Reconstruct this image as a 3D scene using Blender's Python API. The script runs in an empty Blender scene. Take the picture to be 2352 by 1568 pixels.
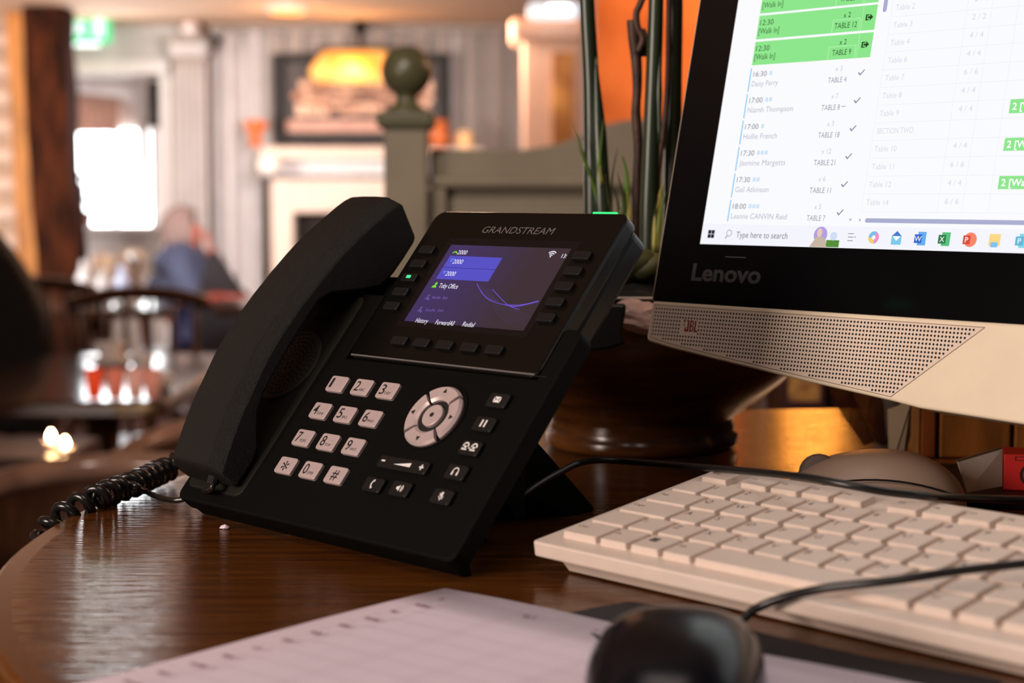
import bpy, bmesh, math, random
from mathutils import Vector, Matrix
random.seed(7)
R = math.radians
# ------------------------------------------------------------------ camera
W, H, F = 2352.0, 1568.0, 3920.0
PITCH = math.atan(342.0 / F)
TZ = 1.0                    # table top
HC = TZ + 0.182             # camera height
sc = bpy.context.scene
col = sc.collection
cam_d = bpy.data.cameras.new('camera'); cam = bpy.data.objects.new('camera', cam_d); col.objects.link(cam)
cam.location = (0, 0, HC); cam.rotation_euler = (math.pi/2 - PITCH, 0, 0)
cam_d.sensor_width = 36.0; cam_d.lens = F / W * 36.0
cam_d.clip_start = 0.02; cam_d.clip_end = 100
cam_d.dof.use_dof = True; cam_d.dof.focus_distance = 0.93; cam_d.dof.aperture_fstop = 7.2; cam_d.dof.aperture_blades = 0
sc.camera = cam
sc.view_settings.view_transform = 'Standard'; sc.view_settings.look = 'None'
sc.view_settings.exposure = 0.0; sc.view_settings.gamma = 1.0; sc.view_settings.use_curve_mapping = False

def lin(c):
    c /= 255.0
    return c/12.92 if c <= 0.04045 else ((c+0.055)/1.055)**2.4
def S(r, g, b): return (lin(r), lin(g), lin(b), 1.0)

# ------------------------------------------------------------------ world and large lights
wd = bpy.data.worlds.new('world'); sc.world = wd; wd.use_nodes = True
bg = wd.node_tree.nodes['Background']; bg.inputs[0].default_value = (1.0, 0.80, 0.70, 1); bg.inputs[1].default_value = 0.02

def aim(o, target):
    o.rotation_euler = (Vector(target) - o.location).to_track_quat('-Z', 'Y').to_euler()
def area_light(name, loc, target, sx, sy, power, color):
    l = bpy.data.lights.new(name, 'AREA'); l.shape = 'RECTANGLE'; l.size = sx; l.size_y = sy; l.energy = power; l.color = color
    o = bpy.data.objects.new(name, l); col.objects.link(o); o.location = loc; aim(o, target); return o
def point_light(name, loc, power, color, rad=0.05):
    l = bpy.data.lights.new(name, 'POINT'); l.energy = power; l.color = color; l.shadow_soft_size = rad
    o = bpy.data.objects.new(name, l); col.objects.link(o); o.location = loc; return o
def spot_light(name, loc, target, power, color, angle, blend=0.3, rad=0.02):
    l = bpy.data.lights.new(name, 'SPOT'); l.energy = power; l.color = color; l.spot_size = R(angle); l.spot_blend = blend; l.shadow_soft_size = rad
    o = bpy.data.objects.new(name, l); col.objects.link(o); o.location = loc; aim(o, target); return o
# daylight from a window to the left of the table
area_light('window_light_beside', (-1.7, -0.38, 1.60), (0.1, 0.80, 1.0), 0.9, 0.8, 46, (1.0, 0.82, 0.72))
# daylight entering by the window in the far wall and a window on the left
area_light('window_light_far', (-2.15, 9.2, 1.55), (-0.6, 4.0, 0.7), 0.5, 0.7, 8, (0.93, 0.96, 1.0))
area_light('window_light_left', (-2.9, 5.8, 1.30), (-1.0, 9.2, 1.2), 1.0, 0.8, 48, (1.0, 0.93, 0.88)).data.spread = R(110)
o_ = area_light('far_wall_fill', (-0.35, 6.0, 1.65), (-1.9, 9.4, 1.25), 0.7, 0.7, 18, (0.98, 0.97, 1.0)); o_.data.spread = R(75)  # added fill with no window behind it, brightens the far-left wall
# warm ceiling lamps of the pub
point_light('ceiling_lamp_light', (-0.2, 6.6, 1.80), 34, (1.0, 0.66, 0.46), 0.08)
point_light('ceiling_lamp_light', (1.0, 3.3, 1.85), 14, (1.0, 0.60, 0.36), 0.08)
area_light('paper_fill_light', (-0.1, 0.25, 2.05), (0.05, 0.62, 1.0), 0.6, 0.6, 3.2, (1.0, 0.82, 0.76))  # added overhead fill for the paper and key tops
spot_light('crate_fill_spot', (-0.5, 0.95, 2.05), (0.29, 1.16, 1.03), 34, (1.0, 0.70, 0.45), 13, 0.5, 0.02)  # added spot to brighten the crate slats, no fitting behind it
spot_light('booth_fill_spot', (-0.35, 1.35, 2.08), (0.05, 2.6, 1.2), 62, (1.0, 0.85, 0.73), 62, 0.6, 0.05)  # extra spot put in only to lift the booth
spot_light('orange_wall_light', (0.75, 4.2, 2.05), (0.5, 5.0, 1.45), 42, (1.0, 0.45, 0.16), 95, 0.8, 0.05)

# ------------------------------------------------------------------ pixel to ray (camera calibration)
_cp, _sp = math.cos(PITCH), math.sin(PITCH)
def ray(px, py):
    a, b = (px - W/2)/F, -(py - H/2)/F
    return Vector((a, _cp + b*_sp, -_sp + b*_cp))
def at(px, py, Y):
    d = ray(px, py); return Vector((0, 0, HC)) + d*(Y/d.y)
def tab(px, py, z=0.0):
    d = ray(px, py); return Vector((0, 0, HC)) + d*((TZ + z - HC)/d.z)

# ------------------------------------------------------------------ materials
MATS = {}
def mat(name, color, rough=0.5, metal=0.0, noise=0.0, nscale=30.0, bump=0.0, bscale=200.0, stretch=(1,1,1), spec=0.5,
        coat=0.0, emit=None, estr=0.0, trans=0.0, alpha=1.0, color2=None):
    if name in MATS: return MATS[name]
    m = bpy.data.materials.new(name); m.use_nodes = True
    nt = m.node_tree; b = nt.nodes['Principled BSDF']
    b.inputs['Base Color'].default_value = color; b.inputs['Roughness'].default_value = rough
    b.inputs['Metallic'].default_value = metal; b.inputs['Specular IOR Level'].default_value = spec
    b.inputs['Coat Weight'].default_value = coat; b.inputs['Coat Roughness'].default_value = 0.08
    b.inputs['Transmission Weight'].default_value = trans; b.inputs['Alpha'].default_value = alpha
    if emit:
        b.inputs['Emission Color'].default_value = emit; b.inputs['Emission Strength'].default_value = estr
    if noise > 0 or bump > 0 or color2:
        tc = nt.nodes.new('ShaderNodeTexCoord'); mp = nt.nodes.new('ShaderNodeMapping'); mp.inputs['Scale'].default_value = stretch
        nt.links.new(tc.outputs['Object'], mp.inputs['Vector'])
    if noise > 0 or color2:
        n = nt.nodes.new('ShaderNodeTexNoise'); n.inputs['Scale'].default_value = nscale; n.inputs['Detail'].default_value = 4
        nt.links.new(mp.outputs[0], n.inputs['Vector'])
        r = nt.nodes.new('ShaderNodeValToRGB')
        c1 = color2 if color2 else tuple(max(0, c*(1-noise)) for c in color[:3]) + (1,)
        c0 = color if color2 else tuple(min(1, c*(1+noise*0.6)) for c in color[:3]) + (1,)
        r.color_ramp.elements[0].color = c1; r.color_ramp.elements[0].position = 0.35
        r.color_ramp.elements[1].color = c0; r.color_ramp.elements[1].position = 0.68
        nt.links.new(n.outputs['Fac'], r.inputs[0]); nt.links.new(r.outputs[0], b.inputs['Base Color'])
    if bump > 0:
        n2 = nt.nodes.new('ShaderNodeTexNoise'); n2.inputs['Scale'].default_value = bscale; n2.inputs['Detail'].default_value = 3
        nt.links.new(mp.outputs[0], n2.inputs['Vector'])
        bp = nt.nodes.new('ShaderNodeBump'); bp.inputs['Strength'].default_value = bump; bp.inputs['Distance'].default_value = 0.001
        nt.links.new(n2.outputs['Fac'], bp.inputs['Height']); nt.links.new(bp.outputs[0], b.inputs['Normal'])
    MATS[name] = m; return m
def emis(name, color, strength=1.0):
    if name in MATS: return MATS[name]
    m = bpy.data.materials.new(name); m.use_nodes = True; b = m.node_tree.nodes['Principled BSDF']
    b.inputs['Base Color'].default_value = (0.01, 0.01, 0.01, 1); b.inputs['Roughness'].default_value = 0.25; b.inputs['Specular IOR Level'].default_value = 0.3
    b.inputs['Emission Color'].default_value = color; b.inputs['Emission Strength'].default_value = strength
    MATS[name] = m; return m

M_black = mat('black_plastic', (0.0020, 0.0018, 0.0012, 1), 0.65, bump=0.25, bscale=2500, spec=0.10)
M_blackg = mat('black_handset_plastic', (0.008, 0.007, 0.0055, 1), 0.42, bump=0.9, bscale=2200, spec=0.38)
M_blacks = mat('black_key_plastic', (0.006, 0.0055, 0.005, 1), 0.5, bump=0.1, bscale=900, spec=0.35)
M_blackh = mat('black_housing_plastic', (0.0024, 0.0022, 0.0016, 1), 0.30, noise=0.1, spec=0.32)
M_gap = mat('dark_gap', (0.002, 0.002, 0.002, 1), 0.8, noise=0.2)
M_silver = mat('silver_key', S(200, 180, 178), 0.42, 0.25, noise=0.05, nscale=120)
M_print = mat('dark_key_print', (0.01, 0.01, 0.01, 1), 0.6, noise=0.1)
M_wprint = mat('white_key_print', (0.85, 0.82, 0.8, 1), 0.5, noise=0.03)
M_logo = mat('grey_logo_print', (0.17, 0.15, 0.145, 1), 0.5, 0.2, noise=0.05)
M_white = mat('white_keyboard_plastic', S(222, 204, 190), 0.42, noise=0.04, nscale=60, bump=0.08, bscale=1500)
M_cream = mat('cream_chassis_plastic', S(230, 214, 186), 0.45, noise=0.03, nscale=40, bump=0.05, bscale=1800)
M_glass = mat('black_screen_glass', (0.003, 0.003, 0.0035, 1), 0.12, spec=0.28, noise=0.05)
M_cable = mat('black_cable_rubber', (0.010, 0.009, 0.009, 1), 0.32, noise=0.1, spec=0.5)
M_cord = mat('black_coiled_cord', (0.012, 0.011, 0.010, 1), 0.22, noise=0.1, spec=0.6)
M_table = mat('varnished_table_wood', (0.145, 0.046, 0.007, 1), 0.16, color2=(0.068, 0.019, 0.003, 1), nscale=9, stretch=(1.0, 14, 14), bump=0.45, bscale=26, spec=0.5)
M_table.node_tree.nodes['Principled BSDF'].inputs['Specular Tint'].default_value = (1.0, 0.80, 0.58, 1)
M_tableedge = mat('table_edge_wood', (0.15, 0.05, 0.011, 1), 0.2, noise=0.3, nscale=40, stretch=(6, 6, 1))
M_darkwood = mat('dark_brown_wood', (0.055, 0.020, 0.009, 1), 0.30, noise=0.4, nscale=14, stretch=(5, 5, 1), spec=0.5)
M_redwood = mat('reddish_chair_wood', (0.12, 0.035, 0.014, 1), 0.28, noise=0.35, nscale=16, stretch=(5, 5, 1))
M_paper = mat('white_paper', S(236, 220, 232), 0.75, noise=0.02, nscale=15)
M_ink = mat('grey_print_ink', S(84, 62, 70), 0.8, noise=0.1)
M_mark = mat('grey_paper_print', S(150, 116, 124), 0.8, noise=0.1)
M_inkl = mat('pale_print_line', S(196, 178, 184), 0.8, noise=0.05)
M_mat = mat('dark_mouse_mat_fabric', (0.020, 0.017, 0.020, 1), 0.9, noise=0.2, nscale=400)
M_mouseb = mat('black_mouse_shell', (0.004, 0.004, 0.006, 1), 0.25, noise=0.1, spec=0.35, coat=0.0)
M_grey = mat('grey_painted_wood', S(186, 176, 172), 0.55, noise=0.07, nscale=8)
M_greyd = mat('taupe_painted_wood', S(150, 134, 124), 0.55, noise=0.07, nscale=8)
M_greylt = mat('pale_painted_wood', S(216, 206, 202), 0.55, noise=0.05, nscale=8)
M_booth = mat('sage_green_paint', S(124, 114, 96), 0.6, noise=0.08, nscale=12, bump=0.05, bscale=300)
M_boothd = mat('dark_green_varnish', S(84, 82, 58), 0.35, noise=0.1, nscale=12)
M_ceil = mat('pale_ceiling_plaster', S(228, 190, 160), 0.85, noise=0.05, nscale=4)
M_floor = mat('dark_red_carpet', (0.06, 0.016, 0.010, 1), 0.9, noise=0.5, nscale=40)
M_brick = mat('whitewashed_brick', S(226, 204, 190), 0.8, noise=0.15, nscale=25, bump=0.4, bscale=60)
M_mortar = mat('brown_mortar', S(196, 170, 150), 0.9, noise=0.2, nscale=40)
M_oak = mat('dark_oak_beam', (0.060, 0.015, 0.005, 1), 0.85, color2=(0.010, 0.003, 0.0015, 1), nscale=5, stretch=(4, 4, 0.8), bump=0.6, bscale=12, spec=0.08)
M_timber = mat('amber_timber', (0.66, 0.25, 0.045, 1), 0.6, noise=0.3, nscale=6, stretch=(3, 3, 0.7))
M_orange = mat('orange_plaster', (0.66, 0.25, 0.095, 1), 0.8, color2=(0.42, 0.13, 0.04, 1), nscale=5)
M_stem = mat('dark_green_stem', (0.020, 0.034, 0.018, 1), 0.32, noise=0.35, nscale=30, stretch=(8, 8, 0.6), spec=0.5)
M_twig = mat('brown_twig', (0.055, 0.022, 0.012, 1), 0.6, noise=0.5, nscale=60, bump=0.8, bscale=150)
M_blade = mat('green_grass_blade', (0.10, 0.20, 0.025, 1), 0.45, noise=0.4, nscale=40)
M_bladey = mat('yellow_grass_blade', (0.35, 0.30, 0.05, 1), 0.45, noise=0.4, nscale=40)
M_moss = mat('olive_succulent', (0.045, 0.050, 0.012, 1), 0.6, noise=0.4, nscale=50)
M_bowl = mat('brown_turned_bowl', (0.105, 0.036, 0.008, 1), 0.22, noise=0.5, nscale=18, stretch=(1, 1, 7), spec=0.5, coat=0.15)
M_soil = mat('dark_soil', (0.008, 0.006, 0.004, 1), 0.95, noise=0.5, nscale=90, bump=1.0, bscale=120)

# ------------------------------------------------------------------ mesh helpers
def new_bm(): return bmesh.new()
def link(name, bm, m, parent=None, matrix=None, smooth=False, bevel=0.0, segs=2):
    me = bpy.data.meshes.new(name)
    bmesh.ops.recalc_face_normals(bm, faces=bm.faces[:])
    if smooth:
        for f in bm.faces: f.smooth = True
    bm.to_mesh(me); bm.free()
    if smooth and bevel > 0: me.set_sharp_from_angle(angle=R(24))
    return link_mesh(name, me, m, parent, matrix, bevel, segs)
def link_mesh(name, me, m, parent=None, matrix=None, bevel=0.0, segs=2):
    if m is not None and len(me.materials) == 0: me.materials.append(m)
    o = bpy.data.objects.new(name, me); col.objects.link(o)
    if matrix is not None: o.matrix_local = matrix
    if parent is not None: o.parent = parent
    if bevel > 0:
        b = o.modifiers.new('bevel', 'BEVEL'); b.width = bevel; b.segments = segs; b.limit_method = 'ANGLE'; b.angle_limit = R(40)
    return o
def tag(o, label, cat, group=None, kind=None):
    o['label'] = label; o['category'] = cat
    if group: o['group'] = group
    if kind: o['kind'] = kind
    return o
def struct(o, label=None):
    o['kind'] = 'structure'
    if label: o['label'] = label
    return o
def empty(name, matrix):
    o = bpy.data.objects.new(name, None); col.objects.link(o); o.matrix_world = matrix; o.empty_display_size = 0.02; return o
def T(x, y, z): return Matrix.Translation((x, y, z))
def frame(o, X, V, N):
    m = Matrix.Identity(4)
    for i in range(3):
        m[i][0] = X[i]; m[i][1] = V[i]; m[i][2] = N[i]; m[i][3] = o[i]
    return m
def box(bm, x0, x1, y0, y1, z0, z1, M=None):
    vs = [bm.verts.new(((M @ Vector((x, y, z))) if M else (x, y, z))) for z in (z0, z1) for y in (y0, y1) for x in (x0, x1)]
    for a in ((0,2,3,1),(4,5,7,6),(0,1,5,4),(2,6,7,3),(1,3,7,5),(0,4,6,2)): bm.faces.new([vs[i] for i in a])
def quad(bm, pts): bm.faces.new([bm.verts.new(p) for p in pts])
def prism(bm, poly, z0, z1, top=1.0, M=None):
    """poly: list of (x,y); extruded z0..z1; optional scaling of top about centroid"""
    cx = sum(p[0] for p in poly)/len(poly); cy = sum(p[1] for p in poly)/len(poly)
    f = (lambda v: M @ Vector(v)) if M else (lambda v: v)
    a = [bm.verts.new(f((x, y, z0))) for x, y in poly]
    b = [bm.verts.new(f((cx+(x-cx)*top, cy+(y-cy)*top, z1))) for x, y in poly]
    n = len(poly)
    for i in range(n): bm.faces.new([a[i], a[(i+1)%n], b[(i+1)%n], b[i]])
    bm.faces.new(a[::-1]); bm.faces.new(b)
def rrect(x0, x1, y0, y1, r, n=4):
    out = []
    for cx, cy, a0 in ((x1-r, y1-r, 0), (x0+r, y1-r, 90), (x0+r, y0+r, 180), (x1-r, y0+r, 270)):
        for i in range(n+1):
            a = R(a0 + 90*i/n); out.append((cx + r*math.cos(a), cy + r*math.sin(a)))
    return out
def rslab(bm, x0, x1, y0, y1, z0, z1, r, ch=0.0, n=4):
    """rounded rectangle slab with chamfered top edge"""
    p0 = rrect(x0, x1, y0, y1, r, n)
    loops = [(p0, z0)]
    if ch > 0:
        loops += [(p0, z1-ch), (rrect(x0+ch, x1-ch, y0+ch, y1-ch, max(r-ch, 1e-5), n), z1)]
    else: loops += [(p0, z1)]
    vs = [[bm.verts.new((x, y, z)) for x, y in pl] for pl, z in loops]
    m = len(p0)
    for a, b in zip(vs[:-1], vs[1:]):
        for i in range(m): bm.faces.new([a[i], a[(i+1)%m], b[(i+1)%m], b[i]])
    bm.faces.new(vs[0][::-1]); bm.faces.new(vs[-1])
def lathe(bm, prof, n=32, c=(0,0,0), cap=True, sx=1, sy=1):
    rings = []
    for r, z in prof:
        rings.append([bm.verts.new((c[0]+sx*r*math.cos(2*math.pi*i/n), c[1]+sy*r*math.sin(2*math.pi*i/n), c[2]+z)) for i in range(n)])
    for a, b in zip(rings[:-1], rings[1:]):
        for i in range(n): bm.faces.new([a[i], a[(i+1)%n], b[(i+1)%n], b[i]])
    if cap:
        bm.faces.new(rings[0][::-1]); bm.faces.new(rings[-1])
def tube(bm, pts, rad, n=8, cap=True):
    pts = [Vector(p) for p in pts]; rr = rad if isinstance(rad, (list, tuple)) else [rad]*len(pts)
    up = Vector((0, 0, 1)); prev = None; rings = []
    for i, p in enumerate(pts):
        d = (pts[min(i+1, len(pts)-1)] - pts[max(i-1, 0)])
        d = d.normalized() if d.length > 1e-9 else Vector((0,0,1))
        if prev is None:
            s = d.cross(up)
            if s.length < 1e-3: s = d.cross(Vector((1, 0, 0)))
            s.normalize()
        else:
            s = prev - d*prev.dot(d)
            s = s.normalized() if s.length > 1e-6 else d.orthogonal().normalized()
        prev = s; t = d.cross(s)
        rings.append([bm.verts.new(p + (s*math.cos(2*math.pi*k/n) + t*math.sin(2*math.pi*k/n))*rr[i]) for k in range(n)])
    for a, b in zip(rings[:-1], rings[1:]):
        for k in range(n): bm.faces.new([a[k], a[(k+1)%n], b[(k+1)%n], b[k]])
    if cap:
        bm.faces.new(rings[0][::-1]); bm.faces.new(rings[-1])
def spline(pts, k=8):
    P = [Vector(p) for p in pts]; P = [P[0]*2-P[1]] + P + [P[-1]*2-P[-2]]; out = []
    for i in range(1, len(P)-2):
        a, b, c, d = P[i-1], P[i], P[i+1], P[i+2]
        for j in range(k):
            t = j/k
            out.append(0.5*((2*b)+(c-a)*t+(2*a-5*b+4*c-d)*t*t+(3*b-a-3*c+d)*t**3))
    out.append(P[-2]); return out
def disc(bm, cx, cy, z, r, n=12, rin=0.0, a0=0, a1=360):
    if rin <= 0:
        bm.faces.new([bm.verts.new((cx+r*math.cos(2*math.pi*i/n), cy+r*math.sin(2*math.pi*i/n), z)) for i in range(n)])
    else:
        m = n if a1-a0 < 360 else n
        A = [R(a0 + (a1-a0)*i/m) for i in range(m+1)]
        for i in range(m):
            quad(bm, [(cx+q*math.cos(t), cy+q*math.sin(t), z) for q, t in ((rin, A[i]), (r, A[i]), (r, A[i+1]), (rin, A[i+1]))])
def rect(bm, x0, x1, y0, y1, z): quad(bm, [(x0, y0, z), (x1, y0, z), (x1, y1, z), (x0, y1, z)])
_fc = {}
def text(bm, s, x, y, z, h=None, w=None, shear=0.0, align='L', bold=0.0):
    """adds flat lettering: x,y baseline start, h cap height, w total width (all in local units)"""
    key = (s, shear, bold)
    if key not in _fc:
        c = bpy.data.curves.new('t', 'FONT'); c.body = s; c.size = 1.0; c.shear = shear; c.offset = bold; c.resolution_u = 3
        o = bpy.data.objects.new('t', c); col.objects.link(o)
        me = bpy.data.meshes.new_from_object(o)
        vs = [v.co.copy() for v in me.vertices]; fs = [list(p.vertices) for p in me.polygons]
        bpy.data.objects.remove(o); bpy.data.curves.remove(c); bpy.data.meshes.remove(me)
        _fc[key] = (vs, fs)
    vs, fs = _fc[key]
    x0 = min(v.x for v in vs); x1 = max(v.x for v in vs)
    sy = (h/0.69) if h else None
    sx = (w/(x1-x0)) if w else sy
    if sy is None: sy = sx
    tw = (x1-x0)*sx
    ox = x - {'L': 0, 'C': tw/2, 'R': tw}[align]
    nv = [bm.verts.new((ox + (v.x-x0)*sx, y + v.y*sy, z)) for v in vs]
    for f in fs:
        try: bm.faces.new([nv[i] for i in f])
        except ValueError: pass
def copy_tree(o, parent=None, **kw):
    c = o.copy(); col.objects.link(c); c.parent = parent
    for ch in list(o.children): copy_tree(ch, c)
    for k, v in kw.items(): c[k] = v
    return c
mm = 0.001

# ================================================================== SETTING
YW = 9.5; CEIL = 2.1
WB = lambda px: at(px, 442, YW).x           # x on the back wall
WZ = lambda py, Y=YW: at(1176, py, Y).z
def wbox(bm, px0, px1, py0, py1, Y0, Y1):
    box(bm, at(px0, 442, Y0).x, at(px1, 442, Y0).x, Y0, Y1, at(1176, py1, Y0).z, at(1176, py0, Y0).z)
bm = new_bm(); box(bm, -3.4, 3.6, -0.5, 11.0, -0.1, 0.0); struct(link('floor', bm, M_floor))
bm = new_bm(); box(bm, -3.4, 3.6, 0.9, 11.0, CEIL, CEIL+0.1); struct(link('ceiling', bm, M_ceil))
# back wall around the window recess
bm = new_bm()
xl, xr = WB(160), WB(378); zt, zb = WZ(172), WZ(640)
box(bm, -3.4, xl, YW, YW+0.2, 0, CEIL); box(bm, xr, 3.6, YW, YW+0.2, 0, CEIL)
box(bm, xl, xr, YW, YW+0.2, zt, CEIL); box(bm, xl, xr, YW, YW+0.2, 0, zb)
wall_back = struct(link('wall_back', bm, M_grey), 'grey painted panelled wall at the far end')
M_board = mat('painted_board', S(198, 188, 185), 0.55, noise=0.06, nscale=8)
def boards(px0, px1, n, m, py0=62):
    for i in range(n):
        b = new_bm(); a = WB(px0 + (px1-px0)*i/n) + 0.012; c = WB(px0 + (px1-px0)*(i+1)/n) - 0.012
        box(b, a, c, YW-0.03 - .035*(i % 2), YW, 0.0, WZ(py0)); link('board', b, m, wall_back, bevel=0.004, segs=1)
boards(494, 606, 4, M_board); boards(1046, 1215, 6, M_greyd); boards(615, 1040, 9, M_greyd, 62)
bm = new_bm(); box(bm, WB(480), WB(1360), YW-0.07, YW, WZ(75), CEIL); struct(link('trim_1', bm, M_greyd, bevel=0.012))
bm = new_bm(); box(bm, xl-0.02, xr+0.05, YW-0.06, YW, zt, WZ(140)); struct(link('trim_2', bm, M_greylt, bevel=0.01))
bm = new_bm(); box(bm, xr-0.01, xr+0.08, YW-0.06, YW, 0, zt); struct(link('trim_3', bm, M_greylt, bevel=0.01))
bm = new_bm(); box(bm, -3.4, 3.6, YW-0.045, YW-0.025, 0, 0.14); struct(link('baseboard_back', bm, M_greylt, bevel=0.006))
# window recess, its timber head, and the bright window
bm = new_bm()
box(bm, xl-0.5, xl-0.3, YW+0.2, 10.6, 0, CEIL); box(bm, xr+0.02, xr+0.12, YW+0.2, 10.6, 0, CEIL)
box(bm, xl-0.5, xr+0.12, 10.6, 10.7, 0, WZ(520, 10.5)); box(bm, xl-0.5, xr+0.12, 10.6, 10.7, WZ(300, 10.5), CEIL)
box(bm, at(346, 442, 10.5).x, xr+0.12, 10.6, 10.7, WZ(520, 10.5), WZ(300, 10.5))
box(bm, xl-0.5, xr+0.12, YW+0.2, 10.7, CEIL-0.02, CEIL+0.05)
struct(link('wall_recess', bm, M_greylt), 'pale plastered window recess behind the doorway')
M_pink = mat('pinkish_timber', S(196, 148, 128), 0.6, noise=0.15, nscale=10, stretch=(5, 5, 1))
bm = new_bm(); 
for i in range(5):
    a = at(166 + 22*i, 442, 10.45).x; c = at(186 + 22*i, 442, 10.45).x; box(bm, a, c, 10.45, 10.5, WZ(306, 10.45), WZ(205, 10.45))
struct(link('trim_4', bm, M_pink, bevel=0.004))
bm = new_bm(); pts = [at(160, 196, 10.0), at(240, 205, 10.0), at(300, 212, 10.0), at(322, 240, 10.0), at(328, 300, 10.0), at(330, 380, 10.0)]
tube(bm, spline(pts, 5), 0.035, 8); struct(link('trim_5', bm, M_greylt, smooth=True))
win = empty('window_1', T(at(255, 410, 10.55).x, 10.55, WZ(520, 10.55))); struct(win, 'bright daylit window with pale glazing bars')
def wpart(name, px0, px1, py0, py1, Y0, Y1, m):
    b = new_bm(); wbox(b, px0, px1, py0, py1, Y0, Y1)
    o = link(name, b, m); o.parent = win; o.matrix_parent_inverse = win.matrix_world.inverted(); return o
M_pane = emis('daylight_window_pane', (0.97, 0.99, 1.0, 1), 12.0)
wpart('pane', 150, 262, 300, 520, 10.58, 10.59, M_pane); wpart('pane', 268, 346, 300, 520, 10.58, 10.59, M_pane)
wpart('glazing_bar', 261, 269, 300, 520, 10.55, 10.58, M_greylt); wpart('window_sill', 150, 352, 518, 530, 10.40, 10.6, M_greylt)
# left whitewashed brick pier
bm = new_bm(); Yb = 8.9
box(bm, at(-260, 442, Yb).x, at(40, 442, Yb).x, Yb+0.012, Yb+0.3, 0, CEIL)
wall_left = struct(link('wall_left', bm, M_mortar), 'whitewashed brick pier at the left edge')
bme = bpy.data.meshes.new('brick'); b = new_bm(); box(b, -0.105, 0.105, -0.02, 0.02, -0.031, 0.031); b.to_mesh(bme); b.free()
x0 = at(40, 442, Yb).x
for r_ in range(28):
    for k in range(3):
        o = link_mesh('brick', bme, M_brick, wall_left, bevel=0.006, segs=1)
        o.location = (x0 - 0.105 - k*0.222 - (0.11 if r_ % 2 else 0), Yb + random.uniform(-0.004, 0.004), 0.04 + r_*0.074); o.rotation_euler = (0, 0, random.uniform(-.02, .02))
# orange plaster wall on the right and a pale pilaster
bm = new_bm(); box(bm, at(1366, 442, 5.0).x, .66, 5.0, 5.2, 0, CEIL); struct(link('wall_right', bm, M_orange), 'orange plaster wall behind the tall stems')
bm = new_bm(); box(bm, .66, 3.0, 5.02, 5.2, 0, CEIL); struct(link('wall_right_panel', bm, M_darkwood), 'dark wood panelled wall beside the orange plaster')
bm = new_bm(); box(bm, -3.4, -3.3, 0.5, 9.6, 0, CEIL); struct(link('wall_side', bm, M_greylt), 'pale side wall')

# fluted pilaster
def thing(name, loc, label, cat, group=None, rz=0):
    e = empty(name, T(*loc) @ Matrix.Rotation(rz, 4, 'Z')); tag(e, label, cat, group); return e
def padd(parent, name, bm, m, smooth=False, bevel=0.0, segs=2):
    """bm in world coordinates; parented keeping place"""
    o = link(name, bm, m, None, None, smooth, bevel, segs); o.parent = parent; o.matrix_parent_inverse = parent.matrix_world.inverted(); return o
Yp = 9.3
pil = thing('fluted_pilaster', (at(440, 442, Yp).x, Yp+0.07, 0), 'tall grey fluted pilaster with stepped capital beside the bright window', 'pilaster')
b = new_bm(); wbox(b, 400, 478, 130, 942, Yp+0.02, YW-.06); padd(pil, 'shaft', b, M_greyd, bevel=0.01)  # darker tone puts the shade between the ribs into the shaft colour
for i in range(5):
    b = new_bm(); wbox(b, 404+15*i, 413+15*i, 150, 900, Yp, Yp+0.02); padd(pil, 'flute_rib', b, M_grey, bevel=0.006)
b = new_bm(); wbox(b, 392, 486, 96, 130, Yp-0.02, YW-.06); padd(pil, 'capital', b, M_grey, bevel=0.012)
b = new_bm(); wbox(b, 386, 488, 82, 97, Yp-0.05, YW-.06); padd(pil, 'abacus', b, M_greyd, bevel=0.006)
c = at(437, 70, Yp+0.05); bm = new_bm(); lathe(bm, [(0.001, -0.03), (0.03, -0.03), (0.055, 0.0), (0.05, 0.03), (0.02, 0.05), (0.001, 0.05)], 16, c)
tag(link('pottery_jug', bm, mat('pale_pottery', S(232, 214, 208), 0.5, noise=0.05), smooth=True), 'small pale pot standing on the capital of the fluted pilaster', 'pot')

# exit sign
ex = thing('exit_sign', (at(203, 98, 9.2).x, 9.2, WZ(98, 9.2)), 'lit green and white emergency exit sign hanging by the oak post', 'sign')
b = new_bm(); wbox(b, 145, 260, 26, 98, 9.2, 9.24); padd(ex, 'housing', b, emis('green_sign_face', S(40, 235, 140), 1.25), bevel=0.006)
M_signw = emis('white_sign_face', (0.9, 1.0, 0.95, 1), 1.6)
b = new_bm()
wbox(b, 222, 246, 42, 86, 9.19, 9.2)                      # doorway
b2 = b
def sb(p0, p1, r): tube(b, [at(*p0, 9.194), at(*p1, 9.194)], r, 6)
sb((188, 44), (188.5, 45), 0.016); sb((186, 52), (178, 70), 0.016); sb((178, 70), (166, 84), 0.010); sb((178, 70), (192, 74), 0.010); sb((192, 74), (192, 88), 0.009)
sb((186, 54), (200, 62), 0.008); sb((186, 54), (170, 58), 0.008)
padd(ex, 'running_figure', b, M_signw)
b = new_bm(); wbox(b, 165, 232, 98, 104, 9.2, 9.24); padd(ex, 'downlight_strip', b, emis('sign_downlight', (0.9, 1, 0.95, 1), 3.0))
point_light('exit_sign_glow', at(215, 128, 9.05), 1.6, (0.85, 1.0, 0.92), 0.05)

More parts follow.
